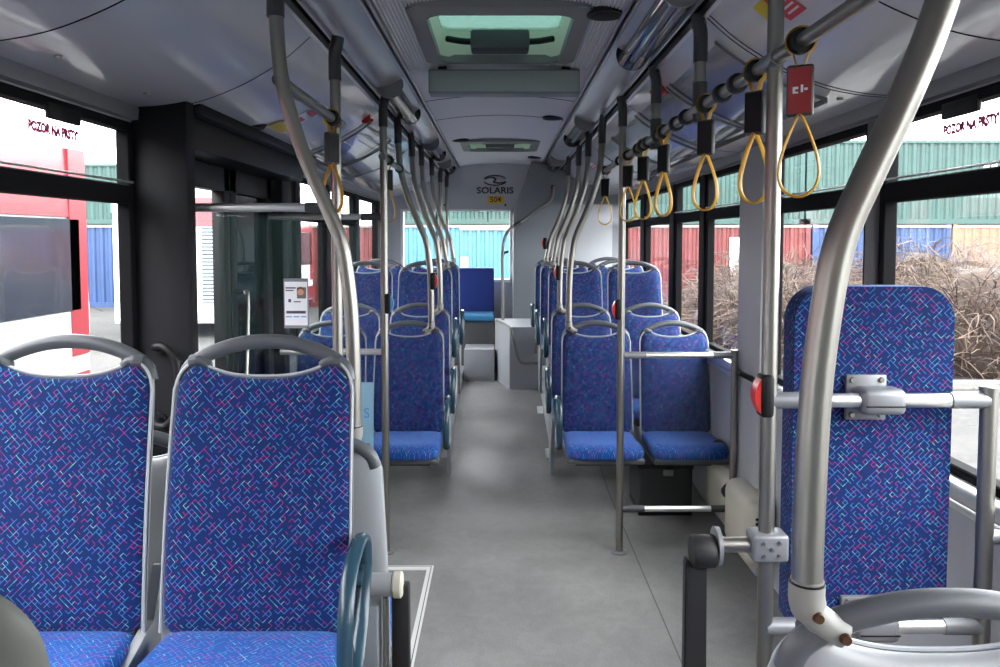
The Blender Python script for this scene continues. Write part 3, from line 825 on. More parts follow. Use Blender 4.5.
# ------------------------------------------------------------------ poles
RT = .019
def button(parent, x, y, z, s=-1, cap='red'):
    """stop button clipped on a pole; coloured face looks to s*x"""
    bm = B(); box(bm, x-.016, x+.016, y-.027, y+.024, z-.052, z+.052, .010, 3); b = finish(bm, 'stop_button', 'black', parent)
    bm = B()
    prism(bm, [(x+s*.012, z-.045)] + [(x+s*(.014+.016*math.sin(PI*k/10)), z-.045+.09*k/10) for k in range(11)] + [(x+s*.012, z+.045)], 'y', y-.020, y+.016)
    finish(bm, 'button_cap', cap, b)
def sleeve_top(bm, x, y, s, z=2.33, ztop=2.40):
    tube(bm, smooth_path([(x, y, z-.11), (x, y, z-.03), (x-s*.008, y, z+.02), (x-s*.02, y, ztop)], 4), RT+.004, 14)
def straight_pole(x, y, z0, z1, lab, btn=None, foot=True, low_sleeve=False, name='grab_pole'):
    s = 1 if x > 0 else -1
    t = thing(name, lab, 'pole', (x, y, z0), 0, 'straight steel grab poles')
    bm = B(); tube(bm, [(0, 0, 0), (0, 0, z1-z0)], RT, 18); finish(bm, 'tube', 'steel', t)
    bm = B(); tube(bm, smooth_path([(0, 0, 2.23-z0), (0, 0, 2.32-z0), (-s*.006, 0, 2.35-z0), (-s*.012, 0, 2.385-z0)], 4), RT+.004, 14); finish(bm, 'sleeve', 'sleeve', t)
    if foot:
        bm = B(); tube(bm, [(0, 0, 0), (0, 0, .008), (0, 0, .012)], [.042, .042, .024], 18); finish(bm, 'foot_plate', 'fitting', t)
    if low_sleeve:
        bm = B(); tube(bm, [(0, 0, -.03), (0, 0, .10)], RT+.004, 14); finish(bm, 'bottom_sleeve', 'sleeve', t)
    if btn: button(t, btn[1], 0, btn[0]-z0, 1 if btn[1] > 0 else -1, 'sticker_blue' if btn[1] > 0 else 'red')
    return t
RX = .645; RZ = 2.075
straight_pole(.652, 1.84, 0, 2.34, 'tall steel pole at the near end of the grey rail before the upright blue pad', (1.275, -.010))
straight_pole(.63, 3.97, 0, 2.36, 'steel pole at the aisle end of the glass rail panel on the right', (1.29, -.018))
straight_pole(-.60, 3.97, 0, 2.36, 'steel pole at the aisle edge of the far door partition on the left', (1.32, .018))
straight_pole(-.60, 2.82, 0, 2.36, 'steel pole of the near door partition, beside the big left curved pole')
straight_pole(.655, 2.54, 2.065, 2.36, 'short steel hanger holding the strap rail, nearest one', foot=False, low_sleeve=True, name='rail_hanger')
straight_pole(.665, 3.30, 2.065, 2.36, 'short steel hanger holding the strap rail, second one', foot=False, low_sleeve=True, name='rail_hanger')
straight_pole(-.60, 7.75, .33, 2.36, 'thin straight pole on the left podium near the rear window, with black button', (1.63, .018))
straight_pole(-.585, 8.45, .80, 2.36, 'rearmost thin straight pole rising from the rear bench on the left', foot=False)

CURVE = [(-.50, .42), (-.37, .42), (-.2, .425), (-.08, .437), (0, .452), (.07, .480), (.16, .520), (.25, .555), (.35, .585), (.44, .604), (.55, .612), (.70, .615)]
def curved_pole(s, y, dz, lab, btn=None, x_off=0, dy=0):
    t = thing('curved_grab_pole', lab, 'pole', (0, y, 0), 0, 'curved steel grab poles')
    pts = []
    for a, x in CURVE:
        z = HC + a
        if dz and a < -.1: z = max(z, HC-.50+dz)
        if pts and z <= pts[-1][2] + .004: continue
        pts.append((s*(x+x_off), 0, z))
    bm = B(); tube(bm, smooth_path(pts, 5), RT, 18); finish(bm, 'tube', 'steel', t)
    b0 = Vector(pts[0])
    bm = B(); sleeve = [(s*(.615+x_off), 0, 2.23), (s*(.615+x_off), 0, 2.30), (s*(.618+x_off), 0, 2.35), (s*(.625+x_off), 0, 2.40)]
    tube(bm, smooth_path(sleeve, 4), RT+.004, 14); finish(bm, 'sleeve', 'sleeve', t)
    # elbow fitting down onto the seat handle
    bm = B(); z0 = b0.z; xx = b0.x
    tube(bm, [(xx, 0, z0+.006), (xx, 0, z0+.0)], RT+.001, 16)
    el = smooth_path([(xx, 0, z0), (xx, 0, z0-.02), (xx+s*.006, dy*.3, z0-.036), (xx+s*.024, dy*.8, z0-.052), (xx+s*.046, dy, z0-.063)], 5)
    tube(bm, el, [RT+.003]*10+[RT]*(len(el)-10), 14)
    f = finish(bm, 'elbow_fitting', 'fitting_light', t)
    for px_, pz_ in ((.006, -.034), (.040, -.061)):
        bm = B(); tube(bm, [(xx+s*px_, dy*.5-RT-.001, z0+pz_), (xx+s*px_, dy*.5-RT-.007, z0+pz_)], [.0075, .006], 10)
        finish(bm, 'rivet', M['rust'], f)
    bm = B(); tube(bm, [(xx, 0, z0-.001), (xx, 0, z0+.003)], RT+.0016, 16); finish(bm, 'seal_ring', 'black', f)
    if btn: button(t, pts[0][0] - s*.012, 0, btn, -s)
    return t
curved_pole(1, .932, .074, 'large curved steel pole in the right foreground, bolted to the grey seat back', x_off=-.038)
curved_pole(-1, 2.03, 0, 'large curved steel pole beside the near left seat, ending above the grey shell', x_off=-.03)
curved_pole(1, 4.66, 0, 'curved pole on the front row aisle seat of the right block', None)
curved_pole(1, 5.38, .05, 'curved pole on the second row aisle seat of the right block, with red button', 1.42)
curved_pole(1, 6.04, .33, 'curved pole on the third row aisle seat of the right block')
curved_pole(1, 6.95, .33, 'rearmost curved pole of the right block, with dark button', 1.62)
curved_pole(-1, 4.66, 0, 'curved pole on the front row aisle seat of the left block, with red button', 1.40)
curved_pole(-1, 5.38, .05, 'curved pole on the second row aisle seat of the left block')
curved_pole(-1, 6.04, .33, 'curved pole on the third row aisle seat of the left block')
curved_pole(-1, 6.95, .33, 'rearmost curved pole of the left block')

# ------------------------------------------------------------------ strap rails with collars and straps
def strap_rail(x, y0, y1, collars, lab, thin=()):
    t = thing('strap_rail', lab, 'handrail', (x, y0, RZ))
    bm = B(); tube(bm, [(0, 0, 0), (0, y1-y0, 0)], .0165, 18); finish(bm, 'tube', 'steel', t)
    for c in collars:
        bm = B(); n = 16
        tube(bm, [(0, c-y0-.014, 0), (0, c-y0-.011, 0), (0, c-y0+.011, 0), (0, c-y0+.014, 0)], [.019, .027, .027, .019], n); finish(bm, 'collar', 'rubber', t)
    for c in thin:
        bm = B(); tube(bm, [(0, c-y0-.045, 0), (0, c-y0+.045, 0)], .0195, 16); finish(bm, 'joint_sleeve', 'fitting', t)
    for k in (0, y1-y0):
        bm = B(); tube(bm, [(0, k-.004, 0), (0, k+.004, 0)], .0172, 16); finish(bm, 'end_cap', 'fitting', t)
STR = [1.665, 1.955, 2.42, 3.04, 3.47, 3.88, 4.72]
strap_rail(RX, .7, 5.08, [1.665, 1.955, 2.11, 2.25, 2.42, 2.68, 2.83, 3.04, 3.15, 3.36, 3.47, 3.60, 3.88, 4.15, 4.72],
           'long steel strap rail with black collars running along the right side of the ceiling', (1.84, 3.97))
strap_rail(-.588, 2.058, 2.82, [2.70], 'short steel strap rail between the curved pole and the door pole on the left', (2.82,))
strap_rail(-.60, 3.97, 5.08, [4.12, 4.6], 'short far strap rail on the left behind the second door pole', (3.97,))

def make_strap():
    t = thing('hand_strap', 'x', 'hand strap', (0, 0, RZ), 0, 'yellow hand straps')
    # cuff over the collar
    bm = B(); pts = []
    for k in range(15):
        a = math.radians(-60 + 300*k/14); pts.append((.031*math.cos(a), 0, .031*math.sin(a)))
    pts = [(.008, 0, -.052)] + pts + [(-.008, 0, -.052)]
    tube(bm, pts, .0022, 8, ry=.011, up=(0, 0, 1)); finish(bm, 'cuff', 'orange', t)
    bm = B(); box(bm, -.0275, .0275, -.010, .010, -.160, -.050, .006, 3); a = finish(bm, 'advert_block', 'sleeve', t)
    for sy in (-1, 1):
        bm = B(); box(bm, -.0235, .0235, *sorted((sy*.0098, sy*.0112)), -.154, -.056, .0005, 1); finish(bm, 'advert_face', 'black', a)
    bm = B()
    def loop(k):
        a = 2*PI*k/40; w = .058*math.sin(a)*(.62-.38*math.cos(a)*1.0)
        return (w, 0, -.155 - .088*(1-math.cos(a)) + 0)
    pts = [loop(k) for k in range(40)]
    P = [(x, y, z) for x, y, z in pts]
    tube(bm, P, .0034, 8, closed=True, ry=.0105, up=(0, 0, 1)); finish(bm, 'loop', 'orange', t)
    return t
st0 = make_strap()
labs = ['nearest yellow hand strap, with a red advert block, right of the steel pole', 'yellow hand strap just left of the tall steel pole, dark advert block',
        'third yellow hand strap on the right, dark block, hanging by the first rail hanger', 'fourth yellow hand strap on the right, hanging before the green container',
        'fifth yellow hand strap on the right, overlapping the fourth', 'yellow hand strap half hidden behind the straight pole of the glass panel',
        'farthest yellow hand strap of the right rail']
for i, y in enumerate(STR):
    o = st0 if i == 0 else dup(st0)
    o.location = (RX, y, RZ); o['label'] = labs[i]; o.rotation_euler = (0, 0, math.radians([-26, -50, -42, -55, -40, -30, -20][i]))
o = dup(st0, (-.588, 2.70, RZ), math.radians(45), 'yellow hand strap on the left between the two near poles')
o = dup(st0, (-.60, 4.12, RZ), math.radians(25), 'yellow hand strap on the left behind the second door pole')
for ch in st0.children:
    if ch.name.startswith('advert_block'):
        for c2 in ch.children:
            c2.data = c2.data.copy(); c2.data.materials.clear(); c2.data.materials.append(M['advert'])
        bm = B()
        for (a, b, c, d) in ((-.014, -.009, -.112, -.098), (-.009, -.003, -.103, -.098), (-.009, -.003, -.112, -.108), (.002, .007, -.110, -.094), (.009, .016, -.106, -.101)):
            box(bm, a, b, -.0118, -.0110, c, d)
        finish(bm, 'advert_mark', 'sticker_white', ch, smooth=0)

# ------------------------------------------------------------------ partitions
def bar(bm, a, b, r=RT): tube(bm, [a, b], r, 16)
# right glass rail panel
t = thing('glass_rail_panel', 'steel framed glass rail panel before the front row of the right block', 'partition', (0, 3.97, 0))
bm = B(); bar(bm, (.645, 0, 1.05), (1.22, 0, 1.05), .016); finish(bm, 'top_bar', 'alu', t)
bm = B(); bar(bm, (.645, 0, .235), (1.22, 0, .235), .016); finish(bm, 'lower_bar', 'alu', t)
bm = B(); bar(bm, (1.225, 0, 0), (1.225, 0, 1.075), .0185); tube(bm, [(1.225, 0, 1.07), (1.225, 0, 1.078)], .021, 16); finish(bm, 'post', 'steel', t)
for z in (1.05, .235):
    for a, b in ((.645, .76), (1.11, 1.215)):
        bm = B(); bar(bm, (a, 0, z), (b, 0, z), .0185); finish(bm, 'sleeve', 'fitting' if z > 1 else 'sleeve', t)
bm = B(); box(bm, .66, 1.10, -.003, .003, .245, 1.04); finish(bm, 'glass_sheet', 'glass_part', t, smooth=0)
bm = B(); tube(bm, [(1.225, 0, .96), (1.30, -.02, .96)], .013, 12); finish(bm, 'wall_bar', 'steel', t)
# left door partitions
def partition(y, lab, frost):
    t = thing('door_partition', lab, 'partition', (0, y, 0), 0, 'glass door partitions')
    bm = B(); bar(bm, (-1.20, 0, 1.77), (-.60, 0, 1.77), .0165); finish(bm, 'top_bar', 'alu', t)
    bm = B(); bar(bm, (-.72, 0, 1.77), (-.60, 0, 1.77), .0195)
    finish(bm, 'sleeve', 'sleeve', t)
    bm = B(); bar(bm, (-1.15, 0, 1.065), (-.60, 0, 1.065), .0165); finish(bm, 'middle_bar', 'alu', t)
    bm = B(); bar(bm, (-.69, 0, .10), (-.60, 0, .10), .018); finish(bm, 'lower_fitting', 'fitting', t)
    bm = B(); box(bm, -1.12, -.665, -.003, .003, .10, 1.755); finish(bm, 'glass_sheet', 'glass_part', t, smooth=0)
    if frost: bm = B(); box(bm, -1.12, -.665, -.0075, -.0045, .10, .905); finish(bm, 'frosted_sheet', 'glass_frost', t, smooth=0)
    return t
t = partition(2.85, 'near glass door partition with a phone sticker, below the thick horizontal bar', False)
s = thing('phone_sticker', 'white phone-shaped sticker on the near glass partition', 'sticker', (-.758, 2.842, 1.415))
bm = B(); box(bm, -.046, .046, -.003, .001, -.093, .093, .0012, 1)
es = [e for e in bm.edges]
finish(bm, 'phone_body', 'fitting', s)
bm = B(); box(bm, -.042, .042, -.0045, -.003, -.082, .080); finish(bm, 'screen', 'sticker_white', s, smooth=0)
bm = B(); box(bm, .004, .038, -.0055, -.0045, .018, .060); p = finish(bm, 'photo', 'kerb', s, smooth=0)
bm = B(); tube(bm, [(.018, -.0055, .042), (.018, -.0062, .042)], .012, 14); finish(bm, 'face', 'skin', p)
bm = B(); tube(bm, [(.018, -.0054, .050), (.018, -.0060, .050)], .012, 14); finish(bm, 'hair', mat('hair_brown', (.12, .04, .02), .6), p)
bm = B()
for (a, b, c, d) in ((-.038, .0, .055, .060), (-.038, -.008, .046, .050), (-.036, .036, -.038, -.028), (-.028, -.018, .004, .016), (-.008, .018, .004, .008)):
    bm = B(); box(bm, a, b, -.0055, -.0045, c, d); finish(bm, 'dark_print', 'sticker_dark', s, smooth=0)
bm = B()
for (a, b, c, d) in ((-.038, -.016, -.052, -.048), (-.010, .012, -.052, -.048), (.018, .038, -.052, -.048)): box(bm, a, b, -.0055, -.0045, c, d)
finish(bm, 'blue_print', 'sticker_blue', s, smooth=0)
t = partition(3.99, 'far glass door partition with a frosted lower sheet', True)
text('lettering', 'S', .075, 'sticker_blue', (-.700, -.010, .74), (1, 0, 0), (0, 0, 1), t, ext=.0005)

# black grab loop on the pillar
t = thing('pillar_handle', 'black grab loop on the black pillar between the near left seats', 'handle', (-1.16, 2.715, 1.14))
bm = B(); tube(bm, smooth_path([(-.055, .0, .125), (-.05, -.045, .135), (-.01, -.06, .135), (.03, -.065, .09), (.038, -.065, 0), (.03, -.065, -.09), (-.01, -.06, -.14), (-.05, -.045, -.14), (-.055, .0, -.13)], 6), .0135, 12)
finish(bm, 'grip', 'black', t)
for z in (.125, -.13):
    bm = B(); tube(bm, [(-.055, -.012, z), (-.055, .003, z)], .024, 14); finish(bm, 'mount', 'black', t)

# ------------------------------------------------------------------ wheelchair bay: rail, pad, folding arm
YR = 1.84
t = thing('bay_rail', 'steel rail frame of the wheelchair bay holding the upright blue pad', 'handrail', (0, YR, 0))
for z, nm in ((1.262, 'top_bar'), (.700, 'lower_bar')):
    bm = B(); bar(bm, (.66, 0, z), (1.18, 0, z), .0175); finish(bm, nm, 'alu', t)
    for a, b in ((.652, .742), (1.09, 1.18)):
        bm = B(); bar(bm, (a, 0, z), (b, 0, z), .0205); finish(bm, 'sleeve', 'fitting', t)
bm = B(); bar(bm, (1.186, 0, 0), (1.186, 0, 1.295), .020); tube(bm, [(1.186, 0, 1.285), (1.186, 0, 1.295), (1.186, 0, 1.298)], [.0225, .0225, .018], 18); finish(bm, 'post', 'steel', t)
bm = B(); bar(bm, (1.186, 0, .925), (1.30, 0, .925), .018); finish(bm, 'wall_bracket', 'fitting', t)

t = thing('bay_pad', 'tall upright blue patterned pad clamped to the steel rail at the right window', 'pad', (.930, YR, 0))
def roundrect(hx, z0, z1, r, n=10, rbot=.03):
    out = []
    for cx, cz_, a0, rr in ((hx-r, z1-r, 0, r), (-hx+r, z1-r, 90, r), (-hx+rbot, z0+rbot, 180, rbot), (hx-rbot, z0+rbot, 270, rbot)):
        for k in range(n+1):
            a = math.radians(a0+90*k/n); out.append((cx+rr*math.cos(a), cz_+rr*math.sin(a)))
    return out
bm = B(); prism(bm, roundrect(.198, .66, 1.535, .085), 'y', .052, .125)
big = [e for e in bm.edges if abs(e.verts[0].co.y-e.verts[1].co.y) < 1e-6]
bmesh.ops.bevel(bm, geom=big, offset=.014, segments=3, profile=.6, affect='EDGES')
bmesh.ops.recalc_face_normals(bm, faces=bm.faces)
o = finish(bm, 'pad_body', 'fabric', t, smooth=40); add_uv(o, lambda c: (c.x + .7*c.y, c.z))
def clamp(z):
    bm = B(); box(bm, -.072, .028, .040, .054, z-.058, z+.055, .004, 2); cb = finish(bm, 'clamp_plate', 'fitting', t)
    bm = B(); box(bm, -.062, .046, -.028, .042, z-.033, z+.030, .016, 3); finish(bm, 'clamp_body', 'fitting', cb)
    for sx in (-.058, .014):
        for sz in (-.045, .042):
            bm = B(); tube(bm, [(sx, .041, z+sz), (sx, .035, z+sz)], [.008, .006], 10)
            finish(bm, 'screw', 'steel', cb)
    bm = B(); box(bm, -.054, .042, -.030, -.027, z-.012, z-.009); finish(bm, 'slot', 'black', cb)
clamp(1.262); clamp(.700)

t = thing('folding_arm', 'black padded folding arm hanging from the tall steel pole by the blue pad', 'arm', (0, YR, 0))
zz = .905; t.location.x = .018
bm = B(); tube(bm, [(.515, 0, zz), (.60, 0, zz)], .0185, 18); finish(bm, 'tube', 'steel', t)
bm = B(); box(bm, .592, .680, -.032, .032, zz-.034, zz+.034, .009, 3); c = finish(bm, 'clamp', 'fitting', t)
for a, b in ((.617, .014), (.617, -.018), (.655, -.016), (.655, .016), (.637, 0)):
    bm = B(); tube(bm, [(a, -.031, zz+b), (a, -.036, zz+b)], [.0055, .0045], 10)
    finish(bm, 'screw', 'steel', c)
bm = B(); tube(bm, [(.508, 0, zz-.003), (.518, 0, zz-.003)], .046, 26); finish(bm, 'flange', 'fitting', t)
bm = B(); tube(bm, [(.450, -.005, zz-.014), (.456, -.005, zz-.014), (.502, -.005, zz-.014), (.508, -.005, zz-.014)], [.036, .040, .040, .036], 26); finish(bm, 'hinge', 'rubber', t)
bm = B()
prism(bm, [(.433, .40), (.490, .40), (.486, zz-.045), (.470, zz-.062), (.450, zz-.055), (.440, zz-.03), (.434, zz-.04)], 'y', -.016, .016)
bmesh.ops.bevel(bm, geom=list(bm.edges), offset=.004, segments=2, affect='EDGES')
finish(bm, 'padded_arm', 'rubber', t)

t = thing('folding_arm', 'black folding arm on a pale grey hub behind the near left seat', 'arm', (0, 1.985, 0))
zz = .738
bm = B(); tube(bm, [(-.44, 0, zz), (-.285, 0, zz)], .030, 22); finish(bm, 'hub', 'shell', t)
bm = B(); tube(bm, [(-.284, 0, zz), (-.280, 0, zz), (-.262, 0, zz), (-.258, 0, zz)], [.030, .034, .034, .029], 22); finish(bm, 'hub_cap', 'cream', t)
bm = B(); box(bm, -.290, -.243, .012, .050, .28, zz-.01, .006, 2); finish(bm, 'arm_bar', 'rubber', t)
bm = B(); box(bm, -.31, -.298, -.01, .02, .262, zz-.03, .003, 1); finish(bm, 'inner_strip', 'steel', t)
bm = B(); box(bm, -.44, -.32, -.02, .06, .262, .69, .01, 2); finish(bm, 'bracket', 'wall_dark', t)

# ------------------------------------------------------------------ low items by the right wall and on the floor
t = thing('storage_box', 'black storage box under the front row window seat on the right', 'box', (1.0, 4.60, 0))
bm = B(); box(bm, -.17, .15, -.10, .25, .03, .30, .015, 3); finish(bm, 'body', 'rubber', t)
bm = B(); box(bm, -.175, .155, -.105, .255, .285, .315, .008, 2); finish(bm, 'lid', 'black', t)
bm = B(); box(bm, -.03, .03, -.125, -.10, .25, .29, .006, 2); finish(bm, 'latch', 'steel', t)
bm = B(); box(bm, -.17, .15, -.09, .24, 0, .03, .004, 1); finish(bm, 'base', 'black', t)
t = thing('heater_unit', 'cream rounded heater unit at the foot of the right wall behind the glass rail panel', 'heater', (0, 0, 0))
bm = B(); box(bm, 1.15, 1.297, 3.50, 3.90, .10, .44, .06, 4); v = finish(bm, 'housing', 'cream', t)
bm = B(); box(bm, 1.19, 1.297, 4.02, 4.38, .12, .40, .05, 4); finish(bm, 'rear_housing', 'cream', t)
bm = B(); tube(bm, smooth_path([(1.23, 3.86, .30), (1.225, 3.95, .33), (1.235, 4.06, .30)], 5), .045, 14); finish(bm, 'connector', 'rubber', t)
bm = B()
for k in range(9): box(bm, 1.19, 1.27, 3.496, 3.502, .17+k*.022, .18+k*.022)
finish(bm, 'grille', 'black', v)
bm = B(); tube(bm, smooth_path([(1.24, 4.28, .38), (1.20, 4.26, .46), (1.24, 4.30, .50), (1.29, 4.34, .45)], 5), .022, 10); finish(bm, 'hose', 'rubber', t)
bm = B(); tube(bm, smooth_path([(.662, 1.862, .90), (.665, 1.86, .75), (.660, 1.862, .5), (.655, 1.865, .2), (.65, 1.87, .01)], 5), .005, 8)
tag(finish(bm, 'black_cable', 'rubber'), 'thin black cable running down behind the tall steel pole', 'cable')

t = thing('ramp_outline', 'pale metal outline of the ramp flap set in the floor by the door', 'ramp edge')
bm = B(); x = -.335; w = .032
prism(bm, [(-1.1, 3.80), (x, 3.80), (x, 2.55), (x-w, 2.55), (x-w, 3.80-.05), (-1.1, 3.80-.05)], 'z', .0, .003)
finish(bm, 'metal_edge', mat('ramp_edge', (.62, .62, .60), .45), t)
bm = B(); prism(bm, [(-1.1, 3.792), (x-.010, 3.792), (x-.010, 2.55), (x-.014, 2.55), (x-.014, 3.788), (-1.1, 3.788)], 'z', .0025, .0035); finish(bm, 'groove', 'sleeve', t)

# feet of seat frames on the aisle floor
for (x, y, l) in ((.315, 5.55, 'pale seat frame foot on the right edge of the aisle, nearer one'), (.30, 6.5, 'pale seat frame foot on the right edge of the aisle, farther one')):
    bm = B(); z = floor_z(y)
    prism(bm, [(y-.06, z-.004), (y+.06, floor_z(y+.06)), (y+.05, z+.035), (y+.0, z+.03)], 'x', x+.02, x+.07)
    tag(finish(bm, 'frame_foot', 'white'), l, 'seat foot')

# ------------------------------------------------------------------ outside
GZ = -.42
bm = B(); box(bm, -60, 60, -30, 60, GZ-.2, GZ); struct('ground', bm, 'gravel', smooth=0)
YC = 23.5
def px2x(px, Y): return (px-500)/766*Y
def container(x0, x1, z0, h, m, label, Y=YC, depth=2.44, labels=()):
    t = thing('shipping_container', label, 'container', ((x0+x1)/2, Y, z0), 0, 'shipping containers')
    W = (x1-x0)/2; bm = B(); pts = []
    x = -W+.12
    while x < W-.12:
        for a, d in ((0, .0), (.09, .0), (.13, .045), (.22, .045), (.26, 0)):
            if x+a < W-.12: pts.append((x+a, d))
        x += .26
    pr = [(-W+.06, .02)] + pts + [(W-.06, .02), (W-.06, depth), (-W+.06, depth)]
    out = []
    for p in pr:
        if not out or (abs(p[0]-out[-1][0])+abs(p[1]-out[-1][1])) > 1e-4: out.append(p)
    prism(bm, out, 'z', .12, h-.08); finish(bm, 'corrugated_body', m, t, smooth=0)
    bm = B()
    for sx in (-1, 1):
        for yy in (-.02, depth-.1): box(bm, min(sx*W, sx*(W-.14)), max(sx*W, sx*(W-.14)), yy, yy+.12, 0, h)
    box(bm, -W, W, -.02, .08, 0, .15); box(bm, -W, W, depth-.1, depth, 0, .15)
    finish(bm, 'frame', m, t, smooth=0)
    bm = B(); box(bm, -W, W, -.03, .08, h-.10, h-.02); finish(bm, 'top_rail', 'rail_white' if z0 < 1 else m, t, smooth=0)
    for (lx, lz, lw, lh, lm) in labels:
        bm = B(); box(bm, lx-lw/2, lx+lw/2, -.035, .0, lz-lh/2, lz+lh/2); finish(bm, 'marking', lm, t, smooth=0)
    return t
h = 2.55; g1 = GZ
container(-7, 7, g1, h, 'teal', 'unseen dark green container behind the viewer, added to darken the glass reflections', Y=-9.5)  # these two unseen containers are added to darken glass reflections and front light
container(-7, 7, g1+h+.01, h, 'redc', 'unseen red container stacked behind the viewer, added to darken the glass reflections', Y=-9.5)
container(px2x(952, YC), px2x(1200, YC), g1, h, 'orangec', 'orange shipping container on the ground at the far right')
container(px2x(812, YC), px2x(950, YC), g1, h, 'blue', 'deep blue container on the ground between the orange and the red one')
container(px2x(600, YC), px2x(810, YC), g1, h, 'redc', 'red container on the ground seen through the middle right windows', labels=((1.0, 1.5, .5, 1.3, 'sticker_white'),))
container(px2x(380, YC), px2x(598, YC), g1, h, 'bluec', 'light blue container behind the rear window', labels=((-.75, 1.0, .22, 1.1, 'white'), (0.2, 2.40, 2.2, .07, 'rail_white')))
container(px2x(255, YC), px2x(378, YC), g1, h, 'redc', 'red container on the ground left of the light blue one')
container(px2x(20, YC), px2x(253, YC), g1, h, 'blue', 'blue container on the ground seen through the near left window')
container(px2x(805, YC), px2x(1010, YC), g1+h+.01, h, 'teal', 'teal upper container stacked on the blue and orange ones', labels=((px2x(983, YC)-px2x(907.5, YC), 1.6, .16, .5, 'white'), (px2x(991, YC)-px2x(907.5, YC), 1.6, .16, .5, 'white')))
container(px2x(590, YC), px2x(803, YC), g1+h+.01, h, 'teal', 'teal upper container stacked on the red one at the right')
container(px2x(1012, YC), px2x(1240, YC), g1+h+.01, h, 'teal', 'teal upper container at the extreme right')
container(px2x(20, YC), px2x(253, YC), g1+h+.01, h-.7, 'teal', 'dark green low container stacked on the left blue one', labels=((px2x(117, YC)-px2x(136.5, YC), .8, .28, .9, mat('label_green', (.05, .6, .2), .5)),))
container(px2x(395, YC), px2x(588, YC), g1+h+.01, .5, 'teal', 'pale low load on top of the light blue container')

def bus(x, y0, y1, label, grille=None, endgrille=False):
    """parked bus alongside, right side facing +x"""
    t = thing('parked_bus', label, 'bus', (x, (y0+y1)/2, GZ), 0, 'parked city buses')
    L = (y1-y0)/2; W = 2.5
    bm = B(); prism(bm, [(0, .32), (.0, 1.30), (-.03, 3.12), (-.2, 3.25), (-W+.2, 3.25), (-W, 3.1), (-W, .32)], 'y', -L, L)
    bmesh.ops.bevel(bm, geom=[e for e in bm.edges if abs(e.verts[0].co.y-e.verts[1].co.y) < 1e-5], offset=.05, segments=3, affect='EDGES')
    finish(bm, 'body', 'buswhite', t)
    bm = B(); prism(bm, [(.008, 2.30), (-.012, 2.98), (-.035, 2.98), (-.025, 2.3)], 'y', -L+.05, L-.05); finish(bm, 'red_band', 'busred', t)
    bm = B(); prism(bm, [(.012, .35), (.012, .72), (-.01, .72), (-.01, .35)], 'y', -L+.05, L-.05); finish(bm, 'red_skirt', 'busred', t)
    n = max(2, int(2*L/1.5)); a0 = -L+.15; a1 = L-.15
    if grille: a0 = -L + grille + .1
    n = max(1, int((a1-a0)/1.45)); st = (a1-a0)/n
    for k in range(n):
        a = a0+k*st
        bm = B(); box(bm, -.02, .014, a+.03, a+st-.03, 1.36, 2.28, .004, 1); finish(bm, 'side_window', 'busdark', t)
        bm = B(); box(bm, -.02, .018, a-.02, a+.035, 1.34, 2.30); finish(bm, 'window_post', 'busred', t, smooth=0)
    if grille:
        bm = B(); box(bm, -.02, .012, -L+.08, -L+grille, 1.15, 2.35); gr = finish(bm, 'engine_grille', 'sticker_dark', t, smooth=0)
        bm = B()
        for k in range(15): box(bm, .0, .03, -L+.10, -L+grille-.02, 1.17+k*.078, 1.17+k*.078+.045)
        finish(bm, 'louvre', 'louvre', gr, smooth=0)
    bm = B(); prism(bm, [(.014, .9), (.014, 2.98), (-.02, 2.98), (-.02, .9)], 'y', L-.35, L-.04); finish(bm, 'corner_panel', 'busred', t)
    if endgrille:
        bm = B(); box(bm, -2.3, -.06, -L-.02, -L+.02, 2.35, 2.95); finish(bm, 'end_band', 'busred', t, smooth=0)
        bm = B(); box(bm, -.62, -.05, -L-.02, -L+.02, .75, 2.33); gr = finish(bm, 'rear_grille', 'sticker_dark', t, smooth=0)
        bm = B()
        for k in range(20): box(bm, -.60, -.07, -L-.04, -L-.01, .77+k*.078, .77+k*.078+.045)
        finish(bm, 'rear_louvre', 'louvre', gr, smooth=0)
    for yy in (-L+1.9, L-2.0):
        bm = B(); tube(bm, [(-.30, yy, .48), (-.02, yy, .48), (.0, yy, .48)], [.48, .48, .42], 28); wh = finish(bm, 'wheel', 'tyre', t)
        bm = B(); tube(bm, [(-.02, yy, .48), (.01, yy, .48)], [.26, .2], 20); finish(bm, 'hub', 'louvre', wh)
    return t
bus(-4.3, -3.4, 8.0, 'white and red city bus parked alongside the near left window')
bus(-5.6, 16.0, 22.9, 'farther white and red bus with a louvred engine grille, seen through the door', grille=2.2, endgrille=True)

# dry bushes
def bush_mesh(seed, n=2600):
    rnd = random.Random(seed); bm = B()
    for i in range(n):
        a = rnd.uniform(0, 2*PI); r = math.sqrt(rnd.random())*1.45
        hmax = 1.75*math.sqrt(max(.03, 1-(r/1.6)**2))
        p = Vector((r*math.cos(a), r*math.sin(a)*.75, rnd.uniform(0, .75)*hmax))
        d = Vector((math.cos(a)*rnd.uniform(.0, .7), math.sin(a)*.5, rnd.uniform(.0, .9))).normalized()
        curl = Vector((rnd.uniform(-1, 1), rnd.uniform(-1, 1), rnd.uniform(-1.2, .2)))*.55
        wd = rnd.uniform(.003, .008); ln = rnd.uniform(.5, 1.1); pts = []
        for k in range(7):
            pts.append(p.copy())
            p = p + d*ln/6; d = (d + curl*.42 + Vector((rnd.uniform(-.3, .3), rnd.uniform(-.3, .3), rnd.uniform(-.25, .15)))).normalized()
            if p.z > hmax: d.z -= .7
            p.z = max(p.z, .01)
        tube(bm, pts, wd, 3, caps=False)
    # inner mound keeps the heart of the bush dense
    me = bpy.data.meshes.new('dry_bush'); bm.to_mesh(me); bm.free(); me.materials.append(M['straw']); return me
bms = [bush_mesh(1), bush_mesh(5)]
